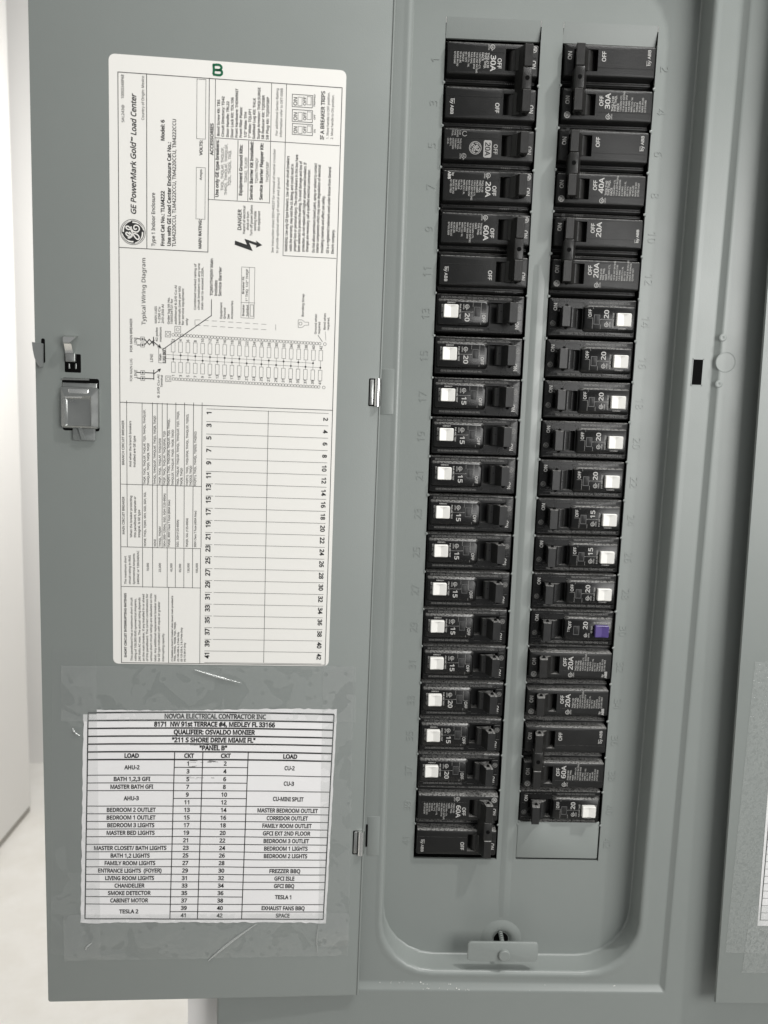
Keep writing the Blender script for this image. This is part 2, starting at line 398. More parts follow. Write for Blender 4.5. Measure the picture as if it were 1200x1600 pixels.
    'm': (131, '94,76 105,75 113,70 118,61 120,49 120,0 107,0 106,56 104,62 99,65 92,66 83,65 77,60 73,52 72,41 72,0 60,0 59,54 56,62 49,66 37,65 32,63 29,59 25,47 24,0 12,0 12,75 22,75 24,65 34,74 46,76 54,76 61,73 70,64 75,69 80,73'),
    'n': (87, '60,75 68,70 73,61 75,49 75,0 63,0 62,56 59,62 54,65 46,66 36,64 29,59 25,51 24,39 24,0 12,0 12,75 22,75 24,65 35,74 43,76'),
    'o': (85, '77,29 72,14 63,4 50,-1 35,-1 23,4 13,14 8,29 9,49 12,59 17,66 24,72 33,75 43,76 52,75 61,72 68,66 73,59 76,49|21,29 26,17 30,12 36,10 49,10 55,12 59,17 64,29 64,46 59,59 55,63 49,65 42,66 32,64 26,59 22,50'),
    'p': (86, '48,76 60,74 70,67 76,55 78,38 77,26 75,16 70,9 64,3 56,0 42,-1 30,4 23,10 24,-34 12,-34 12,75 22,75 24,65 33,73|45,66 33,63 29,60 25,48 25,29 29,16 33,12 38,10 52,10 57,13 64,23 66,38 64,49 61,58 54,64'),
    'q': (86, '62,10 53,2 46,-1 38,-1 26,1 16,8 10,20 8,37 9,49 12,59 16,67 23,72 30,75 39,76 47,76 58,69 63,65 64,75 74,75 74,-34 62,-34|41,9 53,12 57,15 61,27 61,50 57,59 51,64 40,66 32,64 25,58 22,49 20,37 22,25 25,16 32,11'),
    'r': (58, '56,76 54,64 42,65 31,58 26,50 24,40 24,0 12,0 12,75 22,75 24,61 33,72 42,76'),
    's': (67, '60,14 57,9 53,4 39,-1 17,0 7,3 7,15 25,9 39,9 45,12 48,15 48,22 42,29 13,43 8,51 7,57 9,65 15,71 24,75 42,76 59,71 55,62 34,66 23,64 20,61 19,54 27,48 55,34 60,26'),
    't': (51, '47,10 47,1 35,-1 24,1 16,8 14,14 13,66 2,66 2,71 13,76 18,92 25,92 25,75 47,75 47,66 25,66 26,16 29,12 32,10'),
    'u': (87, '75,75 75,0 65,0 62,10 56,4 43,-1 30,-1 23,1 18,5 14,10 12,17 11,75 24,75 25,19 28,13 33,10 40,9 48,10 53,12 58,16 62,28 62,75'),
    'v': (71, '28,0 0,75 13,75 36,11 58,75 71,75 43,0'),
    'w': (110, '54,61 36,0 22,0 2,75 14,75 30,13 48,75 62,75 80,13 96,75 109,75 88,0 73,0'),
    'x': (74, '30,38 4,75 18,75 37,47 56,75 70,75 44,38 72,0 58,0 37,30 16,0 3,0'),
    'y': (71, '0,75 13,75 36,12 58,75 71,75 36,-17 29,-27 19,-33 2,-32 2,-23 14,-23 23,-17 30,0'),
    'z': (66, '60,0 5,0 5,8 46,66 8,66 8,75 59,75 59,66 20,10 60,10'),
    '~': (80, '23,48 15,46 7,40 7,51 15,57 32,58 57,50 65,53 73,59 73,48 65,42 52,40'),
    '°': (60, '24,59 14,64 8,74 8,86 14,95 24,101 36,101 46,95 52,86 52,74 46,64 36,59|30,67 36,68 40,70 42,75 42,85 40,90 36,92 30,93 24,92 20,90 18,85 18,75 20,70 24,68'),
    '™': (108, '46,51 46,100 59,100 72,62 85,100 98,100 98,51 89,51 89,89 75,51 68,51 54,80 54,51|17,51 17,92 2,92 2,100 40,100 40,92 25,92 25,51'),
}

WEIGHT = {'t': .010, 'r': .024, 'm': .036, 'b': .056, 'x': .075}
GLYPH, ADV = {}, {}


def load_glyphs():
    """outlines (hundredths of the capital height) -> triangles, thickened or thinned for each weight"""
    for ch, (adv, data) in FONT.items():
        ADV[ch] = adv / 100
        loops = [[tuple(float(q) / 100 for q in p.split(',')) for p in lp.split()] for lp in data.split('|') if lp]
        for st, off in WEIGHT.items():
            out = []
            for lp in loops:
                n = len(lp); res = []
                for i in range(n):
                    p, q, r = Vector(lp[i - 1]), Vector(lp[i]), Vector(lp[(i + 1) % n])
                    d1 = (q - p).normalized(); d2 = (r - q).normalized()
                    n1 = Vector((-d1.y, d1.x)); n2 = Vector((-d2.y, d2.x))
                    m = n1 + n2
                    m = m / max(.6, m.length_squared / 2) if m.length > .2 else n1
                    res.append(q + m * off)
                out.append([v.to_3d() for v in res])
            flat = [(v.x, v.y) for lp in out for v in lp]
            GLYPH[ch, st] = (flat, [tuple(t) for t in tessellate_polygon(out)] if out else [])


load_glyphs()


class Print:
    """flat print: 2-D faces laid on a surface later by a map (x, y) -> point"""
    def __init__(self):
        self.v, self.f = [], []

    def add(self, v, f):
        o = len(self.v); self.v += v; self.f += [tuple(i + o for i in q) for q in f]

    def text(self, s, x, y, h, length=None, d=(1, 0), u=(0, 1), style='r', align='l', shear=0.0):
        if style == 'i':
            style, shear = 'm', .22
        nat = sum(ADV[c] for c in s) * h
        k = (length / nat) if length else 1.0
        tot = nat * k
        ox = {'l': 0, 'c': -tot / 2, 'r': -tot}[align]
        for c in s:
            if c != ' ':
                gv, gf = GLYPH[(c, style)]
                pts = []
                for a, b in gv:
                    p = ox + (a + shear * b) * h * k; q = b * h
                    pts.append((x + p * d[0] + q * u[0], y + p * d[1] + q * u[1]))
                self.add(pts, gf)
            ox += ADV[c] * h * k

    def line(self, x0, y0, x1, y1, w=.01):
        dx, dy = x1 - x0, y1 - y0; l = math.hypot(dx, dy) or 1e-6
        nx, ny = -dy / l * w / 2, dx / l * w / 2
        ex, ey = dx / l * w / 2, dy / l * w / 2
        self.add([(x0 - ex + nx, y0 - ey + ny), (x0 - ex - nx, y0 - ey - ny), (x1 + ex - nx, y1 + ey - ny), (x1 + ex + nx, y1 + ey + ny)], [(0, 1, 2, 3)])

    def rect(self, x0, y0, x1, y1, w=.008):
        self.line(x0, y0, x1, y0, w); self.line(x1, y0, x1, y1, w); self.line(x1, y1, x0, y1, w); self.line(x0, y1, x0, y0, w)

    def ring(self, x, y, r, w, n=18, a0=0.0, a1=360.0):
        full = abs(a1 - a0) >= 360
        v, f = [], []
        k = n if full else n + 1
        for i in range(k):
            a = math.radians(a0 + (a1 - a0) * i / n)
            for q in (r - w / 2, r + w / 2):
                v.append((x + q * math.cos(a), y + q * math.sin(a)))
        for i in range(n):
            j = (i + 1) % k
            f.append((2 * i, 2 * i + 1, 2 * j + 1, 2 * j))
        self.add(v, f)

    def disc(self, x, y, r, n=20):
        self.add([(x + r * math.cos(2 * math.pi * i / n), y + r * math.sin(2 * math.pi * i / n)) for i in range(n)], [tuple(range(n))])

    def poly(self, pts):
        self.add(list(pts), [tuple(range(len(pts)))])

    def stroke(self, pts, w):
        """smooth pen stroke through points"""
        P = [Vector(p) for p in pts]; out = []
        for i in range(len(P) - 1):
            p0, p1, p2, p3 = P[max(i - 1, 0)], P[i], P[i + 1], P[min(i + 2, len(P) - 1)]
            for s in range(5):
                t = s / 5
                out.append(.5 * ((2 * p1) + (p2 - p0) * t + (2 * p0 - 5 * p1 + 4 * p2 - p3) * t * t + (3 * p1 - p0 - 3 * p2 + p3) * t ** 3))
        out.append(P[-1])
        v, f = [], []
        for i, p in enumerate(out):
            t = (out[min(i + 1, len(out) - 1)] - out[max(i - 1, 0)])
            t = t.normalized() if t.length > 1e-9 else Vector((1, 0))
            nrm = Vector((-t.y, t.x)) * w / 2
            v += [tuple(p + nrm), tuple(p - nrm)]
        for i in range(len(out) - 1):
            f.append((2 * i, 2 * i + 1, 2 * i + 3, 2 * i + 2))
        self.add(v, f)

    def build(self, name, m, parent, fmap, loc=None):
        mb = MB()
        mb.v = [fmap(x, y) for x, y in self.v]
        mb.f = self.f
        me = bpy.data.meshes.new(name)
        co = [(p[0] * S, p[1] * S, p[2] * S) for p in mb.v] if loc is None else [tuple(W(*p) - loc) for p in mb.v]
        me.from_pydata(co, [], mb.f)
        me.materials.append(M[m])
        o = bpy.data.objects.new(name, me)
        COL.objects.link(o); o.parent = parent
        return o


# the round script monogram as it stands on the label (turned a quarter left), unit radius
MONO = [[(-.16, .47), (-.13, .27), (0, .09), (.21, .01), (.42, .05), (.55, .20), (.56, .38), (.44, .55), (.26, .59), (.12, .52), (.08, .38), (.15, .24), (.27, .26), (.33, .34)],
        [(-.16, .24), (-.28, .36), (-.42, .47), (-.58, .45), (-.59, .34), (-.47, .22), (-.30, .20), (-.19, .22), (-.09, .03), (0, -.13), (.09, -.31), (.23, -.50), (.40, -.62), (.53, -.55), (.53, -.38), (.40, -.22), (.21, -.14), (.02, -.13)],
        [(-.34, -.01), (-.21, -.13), (-.12, -.24), (-.13, -.36), (-.26, -.37)],
        [(-.26, -.24), (-.40, -.13), (-.53, -.06), (-.62, -.15), (-.53, -.29), (-.37, -.38), (-.23, -.36)],
        [(-.07, -.03), (-.03, -.22), (-.09, -.36), (-.21, -.48), (-.34, -.53), (-.45, -.50)]]


def rot2(p, a):
    c, s = math.cos(a), math.sin(a)
    return (p[0] * c - p[1] * s, p[0] * s + p[1] * c)


def monogram(ink, x, y, r, ang, w):
    """script letters and four curled flourishes of the round emblem, drawn as pen strokes"""
    for st in MONO:
        ink.stroke([(x + r * q[0], y + r * q[1]) for q in (rot2(p, ang) for p in st)], w)
    for k in range(4):
        arc = []
        for i in range(8):
            a = math.radians(93 - 82 * i / 7) + k * math.pi / 2 + ang
            q = .84 + .12 * i / 7
            arc.append((x + r * q * math.cos(a), y + r * q * math.sin(a)))
        ink.stroke(arc[:4], w * 1.15); ink.stroke(arc[3:], w * .7)
# ---- printed matter of the door label, inches from its lower left corner
LABEL_W, LABEL_H = 5.271, 14.014
LABEL_TEXT = [
    ('SAL243@', 0.334, 12.582, 0.378, 0.058, 't'),
    ('10055348P68', 0.332, 13.083, 0.511, 0.062, 't'),
    ('GE PowerMark Gold', 0.587, 10.607, 1.562, 0.115, 'i'),
    ('™', 0.551, 12.175, 0.101, 0.067, 'i'),
    ('Load Center', 0.596, 12.317, 0.877, 0.115, 'i'),
    ('Country of Origin: Mexico', 0.772, 12.659, 0.937, 0.058, 't'),
    ('Type 1 Indoor Enclosure', 1.01, 9.938, 1.178, 0.077, 'r'),
    ('Front Cat No.: TLM4222', 1.22, 9.95, 1.216, 0.077, 'b'),
    ('Model: 6', 1.219, 12.245, 0.451, 0.077, 'b'),
    ('Use with GE Load Center Enclosure Cat No.:', 1.364, 9.958, 2.273, 0.077, 'b'),
    ('TLM4220CCU, TLM4222CCU, TM4220CCU, TM4222CCU', 1.476, 9.951, 2.781, 0.077, 'r'),
    ('MAIN RATING:', 2.056, 9.935, 0.656, 0.062, 'b'),
    ('Amps', 2.059, 11.449, 0.234, 0.053, 'r'),
    ('VOLTS:', 2.065, 11.987, 0.33, 0.062, 'b'),
    ('ACCESSORIES', 2.307, 12.008, 0.682, 0.067, 'b'),
    ('Use only GE type breakers:', 2.432, 11.097, 1.253, 0.067, 'b'),
    ('THQL, THQLAF, THQLOF,', 2.543, 11.246, 0.95, 0.058, 't'),
    ('THHQL, THHQLAF, THHQLGF,', 2.625, 11.157, 1.114, 0.058, 't'),
    ('TQDL, THQDL, TXQL', 2.707, 11.365, 0.773, 0.058, 't'),
    ('TGK42, TLK20', 3.075, 11.449, 0.549, 0.058, 't'),
    ('TQMV/THMQV', 3.318, 11.451, 0.55, 0.058, 't'),
    ('THQMVSBF', 3.562, 11.49, 0.447, 0.058, 't'),
    ('Equipment Ground Kits:', 2.964, 11.159, 1.112, 0.067, 'b'),
    ('Service Barrier Kit Installed:', 3.206, 11.08, 1.278, 0.067, 'b'),
    ('Service Barrier Flapper Kit:', 3.431, 11.094, 1.242, 0.067, 'b'),
    ('Bond Screw Kit: TBS', 2.444, 12.422, 0.784, 0.055, 'm'),
    ('Circuit Directory: TD42', 2.544, 12.415, 0.867, 0.055, 'm'),
    ('Door Handle: TRL22', 2.65, 12.413, 0.771, 0.055, 'm'),
    ('Door Lock Kit: TDL106', 2.75, 12.411, 0.864, 0.055, 'm'),
    ('Front Hardware: THDWRKIT', 2.849, 12.414, 1.052, 0.055, 'm'),
    ('Front Filler Plates:', 2.944, 12.42, 0.662, 0.055, 'm'),
    ('1/2" Wide: TFH', 3.051, 12.427, 0.556, 0.055, 'm'),
    ('1" Wide: TQLFP1', 3.147, 12.42, 0.64, 0.055, 'm'),
    ('Subfeed Lug Kit: THLK', 3.241, 12.408, 0.88, 0.055, 'm'),
    ('Surge Arrestor: THQLSURGE', 3.345, 12.415, 1.11, 0.055, 'm'),
    ('SB Reducer Kit: TQDSBR', 3.443, 12.417, 0.945, 0.055, 'm'),
    ('SB Plug Kit: TQDSFSBP', 3.545, 12.415, 0.918, 0.055, 'm'),
    ('For additional Series Rating', 3.751, 12.514, 1.019, 0.053, 't'),
    ('information refer to DET-008B', 3.848, 12.488, 1.053, 0.053, 't'),
    ('ON', 4.188, 12.59, 0.159, 0.077, 'r'),
    ('OFF', 4.393, 12.604, 0.159, 0.062, 'r'),
    ('ON', 4.18, 12.87, 0.181, 0.077, 'r'),
    ('OFF', 4.385, 12.884, 0.181, 0.062, 'r'),
    ('ON', 4.172, 13.186, 0.19, 0.077, 'r'),
    ('OFF', 4.376, 13.201, 0.19, 0.062, 'r'),
    ('ON', 4.605, 12.628, 0.084, 0.038, 'r'),
    ('OFF', 4.596, 12.913, 0.112, 0.038, 'r'),
    ('TRIPPED', 4.585, 13.188, 0.269, 0.038, 'r'),
    ('IF A BREAKER TRIPS', 4.8, 12.493, 1.049, 0.082, 'm'),
    ('1. Move handle to OFF position.', 4.908, 12.514, 1.012, 0.053, 't'),
    ('2. Move handle to ON position.', 5.007, 12.516, 0.962, 0.053, 't'),
    ('DANGER', 2.96, 10.393, 0.466, 0.082, 'm'),
    ('Hazard of electrical', 3.048, 10.317, 0.628, 0.053, 'r'),
    ('shock or burn', 3.131, 10.408, 0.414, 0.053, 'r'),
    ('Turn off power before', 3.214, 10.289, 0.681, 0.053, 'r'),
    ('working inside', 3.298, 10.404, 0.438, 0.053, 'r'),
    ('this equipment', 3.386, 10.404, 0.443, 0.053, 'r'),
    ('See instruction sheet DEH-40537 for removal of neutral crossbar', 3.709, 9.934, 2.294, 0.053, 't'),
    ('to provide optional wiring of neutral and ground', 3.815, 9.93, 1.679, 0.053, 't'),
    ('WARNING: Use only GE type breakers. Use of other circuit breakers', 4.025, 9.98, 2.113, 0.058, 'm'),
    ('voids the warranty, may void the UL listing, and could result in', 4.126, 9.986, 1.94, 0.058, 'm'),
    ('property loss or personal injury. The circuit breakers in this box have', 4.222, 9.992, 2.143, 0.058, 'm'),
    ('been selected to protect the wiring. To avoid damage and loss of', 4.317, 9.987, 2.008, 0.058, 'm'),
    ('protection, do not replace with higher ampere-rated breakers. If', 4.417, 9.993, 1.976, 0.058, 'm'),
    ('changes are necessary, call a qualified electrical contractor.', 4.508, 9.993, 1.84, 0.058, 'm'),
    ('Do Not allow petroleum based paint, spray or solvent to contact', 4.655, 9.987, 1.984, 0.058, 'm'),
    ('interior components which may cause degradation of electrical', 4.745, 9.987, 1.956, 0.058, 'm'),
    ('insulating materials and affect use safety.', 4.854, 9.988, 1.283, 0.058, 'm'),
    ('GE is a registered trademark used under license from General', 4.984, 9.986, 1.926, 0.058, 'm'),
    ('Electric company.', 5.101, 9.982, 0.551, 0.058, 'm'),
    ('Typical Wiring Diagram', 0.794, 8.163, 1.512, 0.086, 't'),
    ('FOR MAIN BREAKER', 0.491, 7.529, 0.764, 0.053, 'r'),
    ('FOR MAIN LUG', 0.489, 6.856, 0.527, 0.053, 't'),
    ('LINE', 0.596, 7.705, 0.17, 0.065, 't'),
    ('LINE', 0.599, 6.934, 0.196, 0.065, 't'),
    ('LINE', 0.962, 7.318, 0.196, 0.065, 't'),
    ('Main', 1.154, 7.363, 0.159, 0.048, 'm'),
    ('LUGS BKR', 1.251, 7.318, 0.294, 0.062, 'b'),
    ('MAIN LUGS', 1.05, 8.207, 0.392, 0.048, 'r'),
    ('1-250 Cu', 1.13, 8.211, 0.38, 0.048, 'r'),
    ('2/0-250 Al', 1.21, 8.215, 0.436, 0.048, 'r'),
    ('42 poles', 1.072, 7.799, 0.321, 0.048, 'r'),
    ('maximum', 1.158, 7.791, 0.341, 0.048, 'r'),
    ('Order lug kit No.', 1.343, 8.202, 0.617, 0.048, 'r'),
    ('10055341G1 for', 1.413, 8.205, 0.581, 0.048, 'r'),
    ('additional 6-2/0 Cu-Al', 1.504, 8.205, 0.888, 0.048, 'r'),
    ('terminals (one per kit)', 1.59, 8.201, 0.871, 0.048, 'r'),
    ('for service equipment', 1.668, 8.198, 0.831, 0.048, 'r'),
    ('only', 1.759, 8.197, 0.158, 0.048, 'r'),
    ('Combined marked rating of', 1.945, 8.559, 1.037, 0.048, 'r'),
    ('circuit breakers on any one', 2.028, 8.563, 1.049, 0.048, 'r'),
    ('stab not to exceed 220A.', 2.109, 8.567, 0.966, 0.048, 'r'),
    ('Equipment', 2.545, 8.381, 0.377, 0.048, 'r'),
    ('Ground', 2.627, 8.385, 0.256, 0.048, 'r'),
    ('See', 2.715, 8.389, 0.11, 0.048, 'r'),
    ('Accessories', 2.796, 8.388, 0.419, 0.048, 'r'),
    ('6 2/0 Cu-Al', 1.112, 6.498, 0.543, 0.048, 'r'),
    ('Terminal', 1.185, 6.748, 0.284, 0.048, 'r'),
    ('TQMV/THQMV Main', 2.325, 8.898, 0.838, 0.062, 'm'),
    ('includes', 2.427, 8.899, 0.351, 0.062, 'm'),
    ('Service Barrier', 2.522, 8.896, 0.659, 0.062, 'm'),
    ('Breaker Fit', 3.047, 8.967, 0.4, 0.048, 'r'),
    ('1" THQ  1/2" THQP', 3.133, 8.801, 0.739, 0.048, 'r'),
    ('Breaker', 3.058, 8.467, 0.268, 0.048, 'r'),
    ('Symbol', 3.149, 8.464, 0.264, 0.048, 'r'),
    ('Bonding Strap', 4.441, 8.518, 0.525, 0.048, 'r'),
    ('Ground when', 4.75, 8.129, 0.469, 0.048, 'r'),
    ('required', 4.834, 8.133, 0.285, 0.048, 'r'),
    ('Bond when', 4.96, 8.238, 0.388, 0.048, 'r'),
    ('required.', 5.045, 8.235, 0.304, 0.048, 'r'),
    ('BRANCH CIRCUIT BREAKER', 0.294, 4.886, 1.053, 0.052, 'r'),
    ('And when the branch breakers', 0.459, 4.848, 1.09, 0.05, 'r'),
    ('installed are GE type', 0.555, 4.844, 0.746, 0.05, 'r'),
    ('MAIN CIRCUIT BREAKER', 0.293, 3.218, 0.913, 0.052, 'r'),
    ('When the breaker protecting', 0.469, 3.15, 1.015, 0.05, 'r'),
    ('this panelboard, separate or', 0.562, 3.152, 0.997, 0.05, 'r'),
    ('integral, is GE type', 0.657, 3.154, 0.676, 0.05, 'r'),
    ('THQP, THQL, THQLGF, THQLAF, TQD, THHQL, THHQLGF,', 0.787, 4.446, 1.769, 0.047, 'r'),
    ('THHQLAF, THQD, TMQB, TMQD', 0.873, 4.439, 0.992, 0.047, 'r'),
    ('THHQL, THHQLGF, THHQLAF, THQD, TMQB, TMQD', 1.025, 4.448, 1.63, 0.047, 'r'),
    ('THQP, THQL, THQLAF, THQLGF(4)', 1.144, 4.44, 1.109, 0.047, 'r'),
    ('THQP, THQL, THQLAF, THQLGF(4), TQD', 1.251, 4.439, 1.288, 0.047, 'r'),
    ('THQP(1), THQL, THQLGF(4), THQLAF, TQD, THHQL,', 1.352, 4.439, 1.583, 0.047, 'r'),
    ('THHQLGF, THHQLAF, THQD, TMQB, TMQD', 1.445, 4.437, 1.33, 0.047, 'r'),
    ('THQL, THQLAF, THQLGF, THHQL, THHQLAF, TQD, THQD,', 1.566, 4.436, 1.774, 0.047, 'r'),
    ('TMQB, TMQD', 1.651, 4.436, 0.43, 0.047, 'r'),
    ('THQP(1), THQL, THQLGF(4), THHQL, THHQLGF, TQD(2),', 1.783, 4.435, 1.715, 0.047, 'r'),
    ('THQD(2), TMQD', 1.868, 4.437, 0.486, 0.047, 'r'),
    ('THQP(1), THQL, THHQL, TQD(3), THQD(2)', 1.972, 4.429, 1.311, 0.047, 'r'),
    ('NONE, THQL, TQMV, SKH, SGD, SGH, SGL', 0.795, 2.937, 1.322, 0.047, 'r'),
    ('NONE', 1.03, 2.941, 0.181, 0.047, 'r'),
    ('THHQL, THQMV', 1.146, 2.939, 0.499, 0.047, 'r'),
    ('SKH (300-1200A), SGD, SGH (125-600A)', 1.255, 2.941, 1.295, 0.047, 'r'),
    ('TMQB, 300V Class T Fuse (800A Max)', 1.362, 2.936, 1.154, 0.047, 'r'),
    ('SGD, SGH (125-600A)', 1.567, 2.94, 0.67, 0.047, 'r'),
    ('TMQD, SGL (125-600A)', 1.789, 2.945, 0.71, 0.047, 'r'),
    ('300V Class T Fuse (400A Max)', 1.985, 2.944, 0.896, 0.047, 'r'),
    ('The maximum short', 0.33, 2.001, 0.696, 0.048, 'r'),
    ('circuit rating in RMS', 0.432, 1.998, 0.717, 0.048, 'r'),
    ('Symmetrical Amperes', 0.53, 2.0, 0.759, 0.048, 'r'),
    ('240VAC or 120/240VAC', 0.63, 2.001, 0.832, 0.048, 'r'),
    ('10,000', 0.86, 2.328, 0.208, 0.048, 'r'),
    ('22,000', 1.147, 2.312, 0.229, 0.048, 'r'),
    ('42,000', 1.419, 2.327, 0.213, 0.048, 'r'),
    ('65,000', 1.627, 2.32, 0.213, 0.048, 'r'),
    ('130,000', 1.828, 2.307, 0.247, 0.048, 'r'),
    ('100,000', 2.029, 2.306, 0.251, 0.048, 'r'),
    ('This panelboard has a maximum short circuit', 0.47, 0.077, 1.593, 0.048, 'r'),
    ('rating of 100,000 RMS symmetrical Amperes,', 0.561, 0.077, 1.573, 0.048, 'r'),
    ('240 Volts AC max. The actual rating depends', 0.658, 0.072, 1.605, 0.048, 'r'),
    ('on the main breaker, if any installed in or ahead', 0.753, 0.072, 1.694, 0.048, 'r'),
    ('of this panelboard. The correct combinations for', 0.84, 0.072, 1.701, 0.048, 'r'),
    ('various short circuit ratings are tabulated on this', 0.935, 0.069, 1.713, 0.048, 'r'),
    ('label. Any additional replacement breaker must', 1.036, 0.069, 1.686, 0.048, 'r'),
    ('be GE type indicated with equal or greater', 1.124, 0.07, 1.513, 0.048, 'r'),
    ('interrupting capacity.', 1.226, 0.07, 0.726, 0.048, 'r'),
    ('SHORT CIRCUIT INTERRUPTING RATINGS', 0.325, 0.162, 1.616, 0.05, 'b'),
    ('(1) Suitable as branch breaker when tenant main provided is', 1.439, 0.076, 1.658, 0.04, 'm'),
    ('THQL, THHQL, TMQB, TQD, TMQD.', 1.507, 0.076, 1.01, 0.04, 'm'),
    ('(2) 100-200 A, 2 Pole Only', 1.586, 0.076, 0.749, 0.04, 'm'),
    ('(3) 125-225 A, 2 & 3 Pole Only', 1.667, 0.072, 0.866, 0.04, 'm'),
    ('(4) 15-30 A Only', 1.745, 0.073, 0.483, 0.04, 'm'),
]
